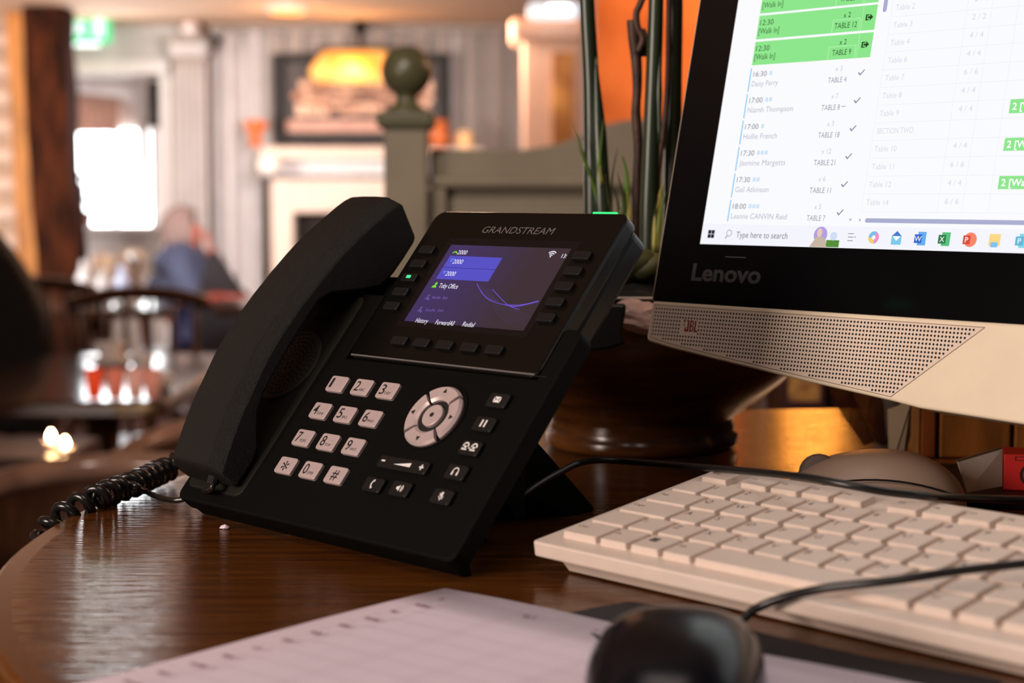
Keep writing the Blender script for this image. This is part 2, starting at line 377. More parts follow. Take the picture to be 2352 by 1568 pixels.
# oak post and amber timber beside it
bm = new_bm(); Yo = 8.5; prof = []
zs = [0, .3, .6, .9, 1.1, 1.3, 1.5, 1.7, 1.9, CEIL]
for i, z in enumerate(zs):
    f = z/CEIL; lx = at(88 - 34*f, 442, Yo).x + random.uniform(-.008, .008); rx = at(184 - 36*f, 442, Yo).x + random.uniform(-.012, .012)
    prof.append([bm.verts.new(v) for v in ((lx, Yo, z), (rx, Yo+0.01, z), (rx+.01, Yo+0.22, z), (lx, Yo+0.22, z))])
for a, c in zip(prof[:-1], prof[1:]):
    for k in range(4): bm.faces.new([a[k], a[(k+1)%4], c[(k+1)%4], c[k]])
bm.faces.new(prof[0][::-1]); bm.faces.new(prof[-1])
tag(link('oak_post', bm, M_oak, bevel=0.02), 'rough dark oak post rising to the ceiling below the exit sign', 'post')
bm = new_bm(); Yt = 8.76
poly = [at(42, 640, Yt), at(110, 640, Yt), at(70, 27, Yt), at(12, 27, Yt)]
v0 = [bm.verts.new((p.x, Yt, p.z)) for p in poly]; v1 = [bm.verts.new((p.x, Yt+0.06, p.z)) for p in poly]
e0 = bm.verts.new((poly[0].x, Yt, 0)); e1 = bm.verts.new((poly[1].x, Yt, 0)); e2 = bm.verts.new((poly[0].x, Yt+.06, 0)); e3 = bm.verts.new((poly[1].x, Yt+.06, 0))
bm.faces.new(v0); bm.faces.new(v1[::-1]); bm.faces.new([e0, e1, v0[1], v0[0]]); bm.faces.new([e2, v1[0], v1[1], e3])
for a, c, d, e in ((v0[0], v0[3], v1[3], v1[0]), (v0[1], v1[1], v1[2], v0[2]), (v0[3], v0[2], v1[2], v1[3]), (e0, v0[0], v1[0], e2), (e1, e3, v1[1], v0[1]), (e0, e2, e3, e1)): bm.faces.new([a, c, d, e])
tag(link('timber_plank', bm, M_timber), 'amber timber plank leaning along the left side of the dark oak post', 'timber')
spot_light('timber_lamp_light', (-1.9, 7.6, 2.0), at(60, 350, Yt), 24, (1.0, 0.62, 0.28), 60, 0.8, 0.04)

# ceiling downlight
c = Vector((at(660, 28, 8.6).x, 8.6, CEIL)); dl = thing('ceiling_downlight', c, 'round orange glowing downlight set in the far ceiling', 'lamp')
b = new_bm(); lathe(b, [(0.11, 0.0), (0.11, -0.015), (0.095, -0.02), (0.001, -0.02)], 24, c); padd(dl, 'trim_ring', b, M_greylt)
b = new_bm(); lathe(b, [(0.001, -0.021), (0.09, -0.021), (0.08, -0.03), (0.001, -0.032)], 24, c); padd(dl, 'lens', b, emis('warm_lamp_lens', S(255, 150, 70), 3.0))
point_light('downlight_glow', c - Vector((0, 0, 0.12)), 3, (1, 0.6, 0.3), 0.06)
# glass lamp above the pale pilaster on the right
Yq = 6.6
pp = thing('pale_pilaster', (at(1270, 442, Yq).x, Yq+0.15, 0), 'pale pink lit pilaster with gilt panel left of the orange wall', 'pilaster')
M_pp = mat('pale_pink_paint', S(238, 205, 186), 0.6, noise=0.05, nscale=8)
b = new_bm(); wbox(b, 1200, 1340, 92, 1146, Yq, Yq+0.3); padd(pp, 'shaft', b, M_pp, bevel=0.01)
b = new_bm(); wbox(b, 1172, 1345, 42, 92, Yq-0.05, Yq+0.3); padd(pp, 'capital', b, M_pp, bevel=0.02)
b = new_bm(); wbox(b, 1268, 1316, 120, 330, Yq-0.01, Yq); padd(pp, 'gilt_panel', b, mat('gilt_panel', S(214, 160, 86), 0.4, 0.3, color2=S(160, 104, 50), nscale=9))
lp = thing('wall_lamp', (at(1270, 40, 6.4).x, 6.4, at(1270, 40, 6.4).z), 'bright white glass lamp over the pale pilaster', 'lamp')
b = new_bm(); wbox(b, 1212, 1330, 4, 40, 6.4, 6.5); padd(lp, 'shade', b, emis('white_lamp_shade', (0.93, 0.95, 1.0, 1), 1.2), bevel=0.02)
b = new_bm(); wbox(b, 1256, 1310, 12, 30, 6.37, 6.4); padd(lp, 'bulb', b, emis('white_lamp_bulb', (0.93, 0.96, 1.0, 1), 6.0), bevel=0.012)
point_light('wall_lamp_glow', at(1262, 130, 6.1), 2.2, (1, 0.72, 0.52), 0.1)

al = thing('amber_wall_lamp', (0.84, 4.94, 1.50), 'amber glass wall lamp on the dark panelled wall, hidden behind the computer', 'lamp')
b = new_bm(); box(b, .79, .89, 4.96, 5.0, 1.48, 1.64); padd(al, 'back_plate', b, M_darkwood, bevel=.006)
b = new_bm(); lathe(b, [(.05, 1.455), (.085, 1.48), (.095, 1.52), (.085, 1.56), (.05, 1.585)], 28, (.84, 4.72, 0)); padd(al, 'shade', b, emis('amber_wall_lamp_glass', S(255, 160, 62), 26.0), smooth=True)
b = new_bm(); tube(b, [(.84, 4.97, 1.5), (.84, 4.84, 1.44), (.84, 4.72, 1.46)], .012, 8); padd(al, 'arm', b, M_darkwood)
# fireplace: surround, mantel, painting, picture light, ornaments
Yf = 9.25
fp = thing('fireplace', (at(850, 442, Yf).x, Yf+0.12, 0), 'cream fireplace surround with wide mantel shelf and dark firebox', 'fireplace')
M_fcream = mat('cream_fireplace_paint', S(226, 200, 182), 0.5, noise=0.05, nscale=9)
b = new_bm(); wbox(b, 600, 1110, 338, 366, Yf-0.12, YW); padd(fp, 'mantel_shelf', b, M_fcream, bevel=0.012)
b = new_bm(); wbox(b, 612, 1100, 366, 404, Yf-0.04, YW); padd(fp, 'frieze', b, M_greylt, bevel=0.01)
b = new_bm(); wbox(b, 622, 672, 410, 944, Yf, YW); padd(fp, 'jamb', b, M_fcream, bevel=0.01)
b = new_bm(); wbox(b, 1030, 1090, 410, 944, Yf, YW); padd(fp, 'jamb', b, M_fcream, bevel=0.01)
b = new_bm(); wbox(b, 622, 1090, 410, 488, Yf+0.01, YW); padd(fp, 'lintel', b, M_fcream, bevel=0.01)
b = new_bm(); wbox(b, 606, 622, 404, 944, Yf+0.02, YW); padd(fp, 'side_moulding', b, M_darkwood)
b = new_bm(); wbox(b, 672, 1030, 488, 944, YW-0.10, YW-0.09); padd(fp, 'firebox', b, mat('dark_firebox', (0.02, 0.009, 0.006, 1), 0.9, noise=0.4))
pt = thing('framed_painting', (at(830, 330, Yf).x, 9.38, WZ(332, 9.38)), 'large dark framed painting with a lit golden ship-like scene over the mantel', 'painting')
M_fr = mat('dark_picture_frame', (0.008, 0.005, 0.004, 1), 0.7, noise=0.3)
for px0, px1, py0, py1 in ((628, 656, 122, 332), (1008, 1034, 122, 332), (656, 1008, 122, 140), (656, 1008, 310, 332)):
    b = new_bm(); wbox(b, px0, px1, py0, py1, 9.36, 9.46); padd(pt, 'frame_rail', b, M_fr, bevel=0.01)
pm = bpy.data.materials.new('painting_canvas'); pm.use_nodes = True; nt = pm.node_tree; pb = nt.nodes['Principled BSDF']; pb.inputs['Roughness'].default_value = 0.5
tc = nt.nodes.new('ShaderNodeTexCoord'); mp = nt.nodes.new('ShaderNodeMapping'); mp.inputs['Scale'].default_value = (2.6, 1, 7.0)
ns = nt.nodes.new('ShaderNodeTexNoise'); ns.inputs['Scale'].default_value = 2.2; ns.inputs['Detail'].default_value = 5; ns.inputs['Distortion'].default_value = 0.6
rp = nt.nodes.new('ShaderNodeValToRGB'); rp.color_ramp.elements[0].position = 0.36; rp.color_ramp.elements[0].color = S(74, 46, 36); rp.color_ramp.elements[1].position = 0.62; rp.color_ramp.elements[1].color = S(236, 190, 158)
e = rp.color_ramp.elements.new(0.48); e.color = S(176, 118, 84)
nt.links.new(tc.outputs['Object'], mp.inputs[0]); nt.links.new(mp.outputs[0], ns.inputs['Vector']); nt.links.new(ns.outputs['Fac'], rp.inputs[0]); nt.links.new(rp.outputs[0], pb.inputs['Base Color'])
b = new_bm(); wbox(b, 656, 1008, 140, 310, 9.40, 9.46); padd(pt, 'canvas', b, mat('painting_ground', S(52, 38, 32), 0.5, noise=0.3, nscale=6))
# golden pleated fan shapes painted proud of the canvas (hull, sails)
M_gold = mat('golden_relief', S(222, 160, 112), 0.5, color2=S(168, 106, 76), nscale=9, stretch=(3, 1, 1))
b = new_bm()
for (x0_, x1_, y0_, y1_) in ((690, 1000, 178, 212), (672, 1000, 208, 236), (682, 990, 234, 268)):
    n = 12
    for i in range(n):
        wbox(b, x0_+(x1_-x0_)*i/n, x0_+(x1_-x0_)*(i+.86)/n, y0_+random.uniform(0, 6), y1_-random.uniform(0, 5), 9.385, 9.40)
padd(pt, 'golden_relief', b, pm, bevel=0.004)
b = new_bm(); wbox(b, 660, 1000, 276, 302, 9.39, 9.40); padd(pt, 'painted_ledge', b, M_pink)
pl = thing('picture_lamp', (at(830, 60, 9.2).x, 9.2, WZ(110, 9.2)), 'picture lamp with black bracket and a glowing sheet standing for its light on the painting', 'lamp')
b = new_bm(); tube(b, [at(828, 45, 9.4), at(828, 75, 9.2), at(828, 108, 9.15)], 0.014, 8); lathe(b, [(.001, -.03), (.035, -.03), (.035, .03), (.001, .03)], 12, at(828, 62, 9.3)); padd(pl, 'bracket', b, M_black)
# bowed glowing sheet stands for lamplight on the top of the painting
b = new_bm(); rows_ = [(114, 752, 884, .00), (128, 738, 892, .05), (145, 722, 900, .085), (162, 712, 906, .10), (178, 716, 908, .095), (190, 735, 905, .08)]
lo = [[b.verts.new(at(xl_ + (xr_-xl_)*k/6, y_, 9.16 - d_*math.sin(math.pi*(k+.5)/7))) for k in range(7)] for y_, xl_, xr_, d_ in rows_]
for a, c in zip(lo[:-1], lo[1:]):
    for i in range(6): b.faces.new([a[i], a[i+1], c[i+1], c[i]])
glow_m = bpy.data.materials.new('lamplight_sheet'); glow_m.use_nodes = True; nt = glow_m.node_tree; sb_ = nt.nodes['Principled BSDF']; sb_.inputs['Base Color'].default_value = S(230, 140, 60); sb_.inputs['Roughness'].default_value = .4
ns = nt.nodes.new('ShaderNodeTexNoise'); ns.inputs['Scale'].default_value = 7.0; rp = nt.nodes.new('ShaderNodeValToRGB'); rp.color_ramp.elements[0].position = .38; rp.color_ramp.elements[0].color = S(240, 132, 46); rp.color_ramp.elements[1].position = .6; rp.color_ramp.elements[1].color = S(255, 214, 120)
tc = nt.nodes.new('ShaderNodeTexCoord'); nt.links.new(tc.outputs['Object'], ns.inputs['Vector']); nt.links.new(ns.outputs['Fac'], rp.inputs[0]); nt.links.new(rp.outputs[0], sb_.inputs['Emission Color']); sb_.inputs['Emission Strength'].default_value = 1.05
o = padd(pl, 'shade', b, glow_m, smooth=True)
sm = o.modifiers.new('solid', 'SOLIDIFY'); sm.thickness = 0.006
b = new_bm(); wbox(b, 735, 905, 106, 114, 9.10, 9.2); padd(pl, 'cap_rail', b, M_fr)
point_light('picture_lamp_light', at(810, 150, 9.02), 3.5, (1.0, 0.60, 0.25), 0.05)
# mantel ornaments
def pot(px, py, Y, prof, m, name, label, cat, n=16):
    b = new_bm(); lathe(b, prof, n, at(px, py, Y)); return tag(link(name, b, m, smooth=True), label, cat)
M_terr = mat('orange_glaze', S(214, 106, 46), 0.4, noise=0.2, nscale=12); M_pale = mat('pale_ceramic', S(240, 224, 212), 0.4, noise=0.05)
pot(588, 337, 9.2, [(.001, 0), (.03, 0), (.035, .03), (.02, .05), (.06, .10), (.07, .13), (.05, .14), (.001, .14)], M_terr, 'orange_vase', 'flared orange vase at the left end of the mantel', 'vase')
pot(620, 404, 9.05, [(.001, 0), (.04, 0), (.062, .05), (.055, .09), (.03, .105), (.001, .105)], M_pale, 'ginger_jar', 'round pale jar below the orange vase', 'jar')
pot(1066, 338, 9.2, [(.001, 0), (.04, 0), (.045, .05), (.03, .085), (.001, .085)], mat('warm_candle_wax', S(240, 200, 150), 0.5, emit=S(255, 170, 90), estr=0.5, noise=0.05), 'mantel_candle', 'stubby glowing candle at the right end of the mantel', 'candle')
pot(1014, 338, 9.12, [(.001, 0), (.05, 0), (.06, .06), (.03, .1), (.045, .14), (.001, .14)], M_terr, 'orange_jug', 'orange jug on the mantel behind the newel post', 'jug')
# jug stand under recess: black wall speaker
sp = thing('wall_speaker', (at(362, 240, 9.75).x, 9.8, WZ(292, 9.75)), 'small black loudspeaker fixed inside the window recess', 'speaker')
b = new_bm(); wbox(b, 344, 374, 186, 292, 9.72, 9.86); padd(sp, 'cabinet', b, M_black, bevel=0.01)
b = new_bm(); lathe(b, [(.001, 0), (.028, 0), (.032, .004), (.001, .004)], 16); b.transform(Matrix.Translation(at(359, 262, 9.715)) @ Matrix.Rotation(R(90), 4, 'X')); padd(sp, 'cone', b, M_gap)
hp = thing('ceiling_bracket', (at(478, 92, 9.2).x, 9.2, WZ(120, 9.2)), 'dark angled bracket lamp fixed beside the pilaster capital', 'bracket')
b = new_bm(); tube(b, [at(462, 50, 9.2), at(474, 78, 9.2), at(494, 96, 9.2), at(484, 128, 9.2)], [0.016, 0.02, 0.03, 0.018], 8); padd(hp, 'arm', b, M_darkwood, smooth=True)
b = new_bm(); lathe(b, [(.001, -.02), (.03, -.02), (.035, .02), (.001, .02)], 12, at(496, 94, 9.2)); padd(hp, 'joint', b, M_black)

# ------------------------------------------------------------------ sage green booth with ball newel
Yg = 2.6
bo = thing('booth_settle', (at(1150, 442, Yg).x, Yg+0.04, 0), 'sage green panelled booth back with a curved top beside the newel post', 'booth')
b = new_bm()
top = [(986, 342), (1050, 343), (1140, 344), (1215, 342), (1290, 328), (1340, 306), (1385, 286), (1440, 274), (1520, 270), (1640, 268)]
poly = [at(x, y, Yg) for x, y in top]
pf = [(p.x, p.z) for p in poly] + [(at(1640, 442, Yg).x, 0.0), (at(986, 442, Yg).x, 0.0)]
Mx = Matrix(((1,0,0,0),(0,0,1,0),(0,1,0,0),(0,0,0,1)))
prism(b, pf, Yg+0.02, Yg+0.05, 1.0, Mx); padd(bo, 'back_panel', b, M_booth, bevel=0.003)
b = new_bm(); wbox(b, 986, 1640, 404, 432, Yg-0.005, Yg+0.02); padd(bo, 'mid_rail', b, M_booth, bevel=0.006)
b = new_bm(); wbox(b, 986, 1026, 432, 900, Yg-0.002, Yg+0.02); padd(bo, 'stile', b, M_booth, bevel=0.004)
b = new_bm(); wbox(b, 1040, 1640, 476, 900, Yg+0.008, Yg+0.02); padd(bo, 'raised_panel', b, M_booth, bevel=0.006)
nw = thing('newel_post', (at(935, 442, Yg).x, Yg, 0), 'square sage newel post topped by a dark green ball finial', 'post')
c = at(935, 442, Yg); hw = (at(985, 442, Yg).x - at(886, 442, Yg).x)/2
b = new_bm(); box(b, c.x-hw, c.x+hw, Yg-hw, Yg+hw, 0, at(935, 292, Yg).z); padd(nw, 'shaft', b, M_booth, bevel=0.004)
b = new_bm(); z0, z1 = at(935, 296, Yg).z, at(935, 258, Yg).z; hc = hw*1.32; box(b, c.x-hc, c.x+hc, Yg-hc, Yg+hc, z0, z1); padd(nw, 'cap', b, M_boothd, bevel=0.006)
b = new_bm(); zc = at(935, 164, Yg).z; rb = hw*1.18
prof = [(0.001, z1-zc), (hw*0.95, z1-zc), (hw*0.9, z1-zc+0.006), (hw*0.55, z1-zc+0.012), (hw*0.5, -rb*0.93)] 
prof += [(rb*math.cos(R(a)), rb*math.sin(R(a))) for a in range(-58, 90, 9)] + [(0.001, rb)]
lathe(b, prof, 28, (c.x, Yg, zc)); padd(nw, 'ball_finial', b, M_boothd, smooth=True)

# ------------------------------------------------------------------ background furniture
def spindle_chair(name, label, m, group='spindle-back pub chairs'):
    e = empty(name, Matrix.Identity(4)); tag(e, label, 'chair', group)
    b = new_bm(); prism(b, rrect(-.21, .21, -.20, .21, .06), .43, .46); link('seat', b, m, e, bevel=0.01)
    for sx in (-1, 1):
        for sy in (-1, 1):
            b = new_bm(); tube(b, [(sx*.17, sy*.16, .44), (sx*.185, sy*.18, .25), (sx*.20, sy*.20, 0)], [.016, .02, .012], 8); link('leg', b, m, e, smooth=True)
    b = new_bm(); tube(b, [(-.185, -.18, .2), (-.185, .18, .2)], .010, 6); tube(b, [(.185, -.18, .2), (.185, .18, .2)], .010, 6); tube(b, [(-.185, 0, .2), (.185, 0, .2)], .010, 6); link('stretcher', b, m, e)
    for i in range(6):
        x = -.16 + .064*i; b = new_bm(); tube(b, [(x, .18, .45), (x*1.05, .21, .65), (x*1.1, .24, .86)], [.008, .012, .008], 6); link('spindle', b, m, e, smooth=True)
    b = new_bm(); pts = spline([(-.21, .225, .85), (-.1, .245, .875), (0, .252, .88), (.1, .245, .875), (.21, .225, .85)], 4)
    tube(b, pts, .022, 8); link('crest_rail', b, m, e, smooth=True)
    return e
def put(o, x, y, rz, z=0): o.matrix_world = T(x, y, z) @ Matrix.Rotation(R(rz), 4, 'Z')
ch0 = spindle_chair('spindle_chair', 'dark spindle chair on which the person in blue sits', M_darkwood)
put(ch0, at(425, 442, 7.9).x, 7.9, 100)
def chair_at(px, Y, rz, label):
    o = copy_tree(ch0, None, label=label); put(o, at(px, 442, Y).x, Y, rz); return o
chair_at(335, 4.9, 20, 'dark spindle chair behind the table with saucers')
chair_at(530, 5.85, -70, 'dark spindle chair in front of the slant-backed chair')
chair_at(180, 6.0, 160, 'dark spindle chair close to the oak post')
# tub chairs
def tub_chair(name, label):
    e = empty(name, Matrix.Identity(4)); tag(e, label, 'chair', 'curved tub chairs below the table edge')
    b = new_bm(); n = 20
    for (r0, z0, r1, z1) in ((.24, .40, .27, .74),):
        rings = []
        for i in range(n+1):
            a = R(-15 + 210*i/n); ca, sa = math.cos(a), math.sin(a); zt_ = z1 - 0.09*(abs(i-n/2)/(n/2))**2
            rings.append([b.verts.new(q) for q in ((r0*ca, r0*sa, z0), (r1*ca, r1*sa, zt_), ((r1+.02)*ca, (r1+.02)*sa, zt_), ((r0+.02)*ca, (r0+.02)*sa, z0))])
        for a_, c_ in zip(rings[:-1], rings[1:]):
            for k in range(4): b.faces.new([a_[k], a_[(k+1)%4], c_[(k+1)%4], c_[k]])
        b.faces.new(rings[0]); b.faces.new(rings[-1][::-1])
    link('back_shell', b, M_darkwood, e, smooth=True)
    b = new_bm(); pts = []
    for i in range(n+1):
        a = R(-15 + 210*i/n); zt_ = .745 - 0.09*(abs(i-n/2)/(n/2))**2; pts.append((.28*math.cos(a), .28*math.sin(a), zt_))
    tube(b, pts, .021, 10); link('top_rail', b, mat('lightened_rail_wood', (0.30, 0.17, 0.12, 1), 0.16, noise=0.3, nscale=16, spec=0.6), e, smooth=True)  # rail colour lightened to carry the window light along it
    b = new_bm(); lathe(b, [(.001, .36), (.235, .36), (.245, .40), (.235, .45), (.001, .46)], 24); link('seat_cushion', b, mat('dark_leather', (.03, .012, .008, 1), .45, noise=.3), e, smooth=True)
    for sx in (-1, 1):
        for sy in (-1, 1):
            b = new_bm(); tube(b, [(sx*.15, sy*.15, .37), (sx*.17, sy*.17, 0)], [.022, .014], 8); link('leg', b, M_darkwood, e, smooth=True)
    return e
tb0 = tub_chair('tub_chair', 'nearest dark tub chair at the lower left beyond the table edge'); put(tb0, at(205, 442, 2.44).x, 2.44, 0)
def tub_at(px, Y, rz, label):
    o = copy_tree(tb0, None, label=label); put(o, at(px, 442, Y).x, Y, rz)
tub_at(585, 3.05, -10, 'tub chair with pale lit rail left of the handset'); tub_at(770, 3.55, 0, 'farthest tub chair mostly hidden by the handset')
# black high backed armchair at left edge
ac = thing('armchair', (at(-60, 442, 4.9).x, 4.9, 0), 'black high-backed armchair at the left edge of view', 'armchair')
b = new_bm(); Ya = 4.9
outl = [(-330, 1000), (-330, 640), (-240, 520), (-100, 500), (-20, 530), (35, 600), (75, 665), (98, 720), (112, 800), (118, 1000)]
pf = [(at(x, y, Ya).x, at(x, y, Ya).z) for x, y in outl]
prism(b, pf, Ya-0.03, Ya+0.10, 1.0, Mx); padd(ac, 'backrest', b, mat('black_upholstery', (0.006, 0.005, 0.005, 1), 0.8, noise=0.3), bevel=0.03, segs=3)
xa0, xa1 = at(-320, 442, Ya).x, at(112, 442, Ya).x
b = new_bm(); box(b, xa0, xa1, Ya-0.45, Ya-0.03, 0.30, 0.46); padd(ac, 'seat', b, MATS['black_upholstery'], bevel=0.03)
for x in (xa0+.03, xa1-.03):
    for y in (Ya-.42, Ya+.05):
        b = new_bm(); tube(b, [(x, y, .75 if y > Ya else .3), (x, y, 0)], [.02, .014], 8); padd(ac, 'leg', b, M_darkwood)
# tables
def pub_table(px, Y, w, d, rz, label, m, dz=0):
    e = empty('pub_table', Matrix.Identity(4)); tag(e, label, 'table', 'pub tables in the background')
    b = new_bm(); box(b, -w/2, w/2, -d/2, d/2, .715, .75); link('top', b, m, e, bevel=0.006)
    b = new_bm(); lathe(b, [(.03, .03), (.045, .2), (.03, .45), (.05, .715)], 14); link('pedestal', b, M_darkwood, e, smooth=True)
    b = new_bm(); box(b, -.28, .28, -.04, .04, 0, .04); box(b, -.04, .04, -.28, .28, 0, .04); link('foot', b, M_darkwood, e, bevel=.008)
    put(e, at(px, 442, Y).x, Y, rz, dz); return e
M_gloss = mat('glossy_dark_table', (0.05, 0.022, 0.012, 1), 0.12, noise=0.3, nscale=12, stretch=(1, 8, 8))
pub_table(225, 6.6, 0.60, 0.60, 6, 'glossy dark pub table by the oak post reflecting the window', M_gloss)
pub_table(605, 6.75, 0.40, 0.45, 10, 'dark pub table in front of the person in blue', M_gloss)
pub_table(225, 4.05, 0.52, 1.06, 0, 'dark pub table carrying saucers and red candle glasses', M_gloss)
M_china = mat('white_china', S(244, 240, 238), 0.25, noise=0.02); M_clear = mat('frosted_glass', S(235, 235, 238), 0.15, noise=0.02, trans=0.5)
def dish(px, Y, r, label, name='saucer', z=.75):
    p = at(px, 442, Y); b = new_bm(); lathe(b, [(.001, 0), (r*.55, 0), (r, .016), (r*.97, .019), (r*.5, .006), (.001, .006)], 24, (p.x, Y, z+.001)); return tag(link(name, b, M_china, smooth=True), label, 'plate')
dish(250, 4.25, .075, 'white saucer on the table behind the red candle glasses'); dish(195, 6.5, .068, 'white plate at the left of the far glossy table', 'plate'); dish(285, 6.55, .068, 'white plate at the right of the far glossy table', 'plate')
def cup(px, Y, r, h, m, label, name='cup', cat='cup', z=.75, group=None):
    p = at(px, 442, Y); b = new_bm(); lathe(b, [(.001, .0), (r*.75, 0), (r, h), (r*.9, h), (r*.66, .006), (.001, .006)], 18, (p.x, Y, z+.002)); return tag(link(name, b, m, smooth=True), label, cat, group)
cup(248, 4.25, .036, .05, M_china, 'white cup standing on the saucer', z=.757)
cup(320, 4.12, .03, .04, M_china, 'small white bowl right of the saucer', 'bowl', 'bowl'); cup(362, 3.72, .028, .035, M_china, 'white ramekin at the right edge of the near pub table', 'ramekin', 'bowl')
M_rg = [mat('red_candle_glass_%d' % i, c_, 0.6, noise=0.05, emit=c_, estr=s_) for i, (c_, s_) in enumerate(((S(236, 74, 30), .35), (S(226, 128, 104), .2), (S(226, 170, 156), .2), (S(222, 150, 132), .15)))]
for i, px in enumerate((207, 256, 302, 342)):
    cup(px, 3.56, .019, .062, M_rg[i], ('bright red', 'salmon pink', 'palest pink', 'rose pink')[i] + ' candle glass in the row on the near pub table', 'candle_glass', 'candle', group='row of candle glasses')
# tealights with flames on the nearest dark table
pub_table(10, 3.25, 0.28, 0.28, 0, 'small dark table with two burning tealights beside the black armchair', M_darkwood, -.055)
for px, Y, zpx, lab in ((104, 3.22, 1000, 'left one of two burning tealights beside the armchair'), (136, 3.18, 1016, 'right one of two burning tealights beside the armchair')):
    p = at(px, 442, Y); zt2 = at(px, zpx, Y).z - .024; e = thing('tealight', (p.x, Y, zt2), lab, 'candle', 'burning tealights')
    b = new_bm(); lathe(b, [(.001, 0), (.018, 0), (.018, .014), (.001, .013)], 16, (p.x, Y, zt2)); padd(e, 'cup', b, M_silver)
    b = new_bm(); lathe(b, [(.001, .014), (.0055, .018), (.0065, .023), (.003, .031), (.0005, .034)], 8, (p.x, Y, zt2)); padd(e, 'flame', b, emis('candle_flame', S(255, 205, 140), 130.0), smooth=True)
# bottles and glasses catching the window light
for px, Y, h_, m_, lab in ((190, 6.78, .16, M_clear, 'clear bottle at the left of the far glossy table'), (232, 6.78, .12, M_clear, 'clear tumbler in the middle of the far glossy table'), (278, 6.8, .14, mat('pale_blue_glass', S(190, 205, 240), .15, noise=.03, trans=.4), 'pale blue glass at the right of the far glossy table'), (205, 6.3, .0, None, '')):
    if not m_: continue
    p = at(px, 442, Y); b = new_bm(); r_ = .034
    lathe(b, [(.001, 0), (r_, 0), (r_, h_*.6), (r_*.5, h_*.8), (r_*.45, h_), (.001, h_)], 16, (p.x, Y, .751)); tag(link('glass_bottle' if h_ > .15 else 'drinking_glass', b, m_, smooth=True), lab, 'bottle' if h_ > .15 else 'glass', 'glassware on the far table')
# window-sill clutter
M_sill = mat('pale_wicker', S(226, 196, 168), .7, noise=.2)
for px, py, rr, m_, nm, lab in ((190, 640, .06, M_china, 'sill_jar', 'white jar at the left of the far window ledge'), (235, 640, .06, M_sill, 'wicker_basket', 'pale wicker basket in the middle of the far window ledge'), (300, 640, .07, M_sill, 'wicker_basket', 'pale wicker basket at the right of the far window ledge')):
    p = at(px, py, 9.55); b = new_bm(); lathe(b, [(.001, 0), (rr*.8, 0), (rr, rr*1.2), (rr*.9, rr*2.2), (.001, rr*2.2)], 16, (p.x, 9.6, zb)); tag(link(nm, b, m_, smooth=True), lab, 'jar' if nm == 'sill_jar' else 'basket')

wp_ = thing('window_plant', (at(188, 520, 10.36).x, 10.4, WZ(524, 10.36)), 'dark leafy pot plant at the left of the bright window', 'plant')
b = new_bm(); lathe(b, [(.001, 0), (.05, 0), (.065, .09), (.001, .09)], 14, (at(188, 442, 10.45).x, 10.47, WZ(517, 10.47))); padd(wp_, 'pot', b, M_redwood)
for k in range(26):
    lx_, ly_ = random.uniform(162, 214), random.uniform(395, 510); b = new_bm(); bmesh.ops.create_uvsphere(b, u_segments=8, v_segments=5, radius=1)
    for v in b.verts: v.co = Vector((v.co.x*.028, v.co.y*.006, v.co.z*.016))
    b.transform(T(*at(lx_, ly_, 10.45)) @ Matrix.Rotation(random.uniform(-1.2, 1.2), 4, 'Y')); padd(wp_, 'leaf', b, M_stem, smooth=True)
b = new_bm(); tube(b, [(at(188, 442, 10.45).x, 10.47, WZ(500, 10.47)), at(186, 450, 10.45), at(192, 400, 10.45)], .007, 6); padd(wp_, 'stalk', b, M_twig)
# ------------------------------------------------------------------ seated person
Yn = 7.9; hd = at(428, 538, Yn); px_ = hd.x
per = thing('person', (px_, Yn, 0.0), 'seated person with grey hair in a blue denim shirt, one hand raised to the face', 'person')
def skin(name, verts, edges, radii, m, parent, lvl=2, root=0):
    me = bpy.data.meshes.new(name); me.from_pydata(verts, edges, [])
    o = bpy.data.objects.new(name, me); col.objects.link(o); me.materials.append(m)
    sk = o.modifiers.new('skin', 'SKIN'); sk.use_smooth_shade = True
    for i, r_ in enumerate(radii): me.skin_vertices[0].data[i].radius = (r_, r_) if not isinstance(r_, tuple) else r_
    me.skin_vertices[0].data[root].use_root = True
    ss = o.modifiers.new('sub', 'SUBSURF'); ss.levels = lvl; ss.render_levels = lvl
    o.parent = parent; o.matrix_parent_inverse = parent.matrix_world.inverted(); return o
M_skin = mat('warm_skin', S(158, 84, 66), 0.6, noise=0.08, nscale=20); M_denim = mat('blue_denim', S(50, 56, 80), 0.8, noise=0.15, nscale=60); M_jean = mat('navy_trousers', (0.012, 0.012, 0.05, 1), 0.8, noise=0.2); M_hair = mat('grey_hair', S(112, 90, 84), 0.8, noise=0.2, nscale=50)
hx, hz = hd.x, hd.z
# body: pelvis, spine, neck, head, arms, legs (facing +x)
bv = [(hx-.02, Yn, .605), (hx-.04, Yn, .70), (hx-.03, Yn, .80), (hx+.0, Yn, .89), (hx+.01, Yn, .94), (hx+.01, Yn, hz), (hx+.015, Yn, hz+.06),
      (hx-.01, Yn-.17, .86), (hx+.10, Yn-.24, .66), (hx+.17, Yn-.11, .79), (hx+.12, Yn-.06, .93),
      (hx-.01, Yn+.17, .86), (hx+.08, Yn+.24, .66), (hx+.22, Yn+.18, .70),
      (hx+.05, Yn-.09, .565), (hx+.42, Yn-.11, .56), (hx+.44, Yn-.11, .28), (hx+.45, Yn-.11, .07), (hx+.57, Yn-.11, .035),
      (hx+.05, Yn+.09, .565), (hx+.42, Yn+.11, .56), (hx+.44, Yn+.11, .28), (hx+.45, Yn+.11, .07), (hx+.57, Yn+.11, .035)]
be = [(0,1),(1,2),(2,3),(3,4),(4,5),(5,6),(3,7),(7,8),(8,9),(9,10),(3,11),(11,12),(12,13),(0,14),(14,15),(15,16),(16,17),(17,18),(0,19),(19,20),(20,21),(21,22),(22,23)]
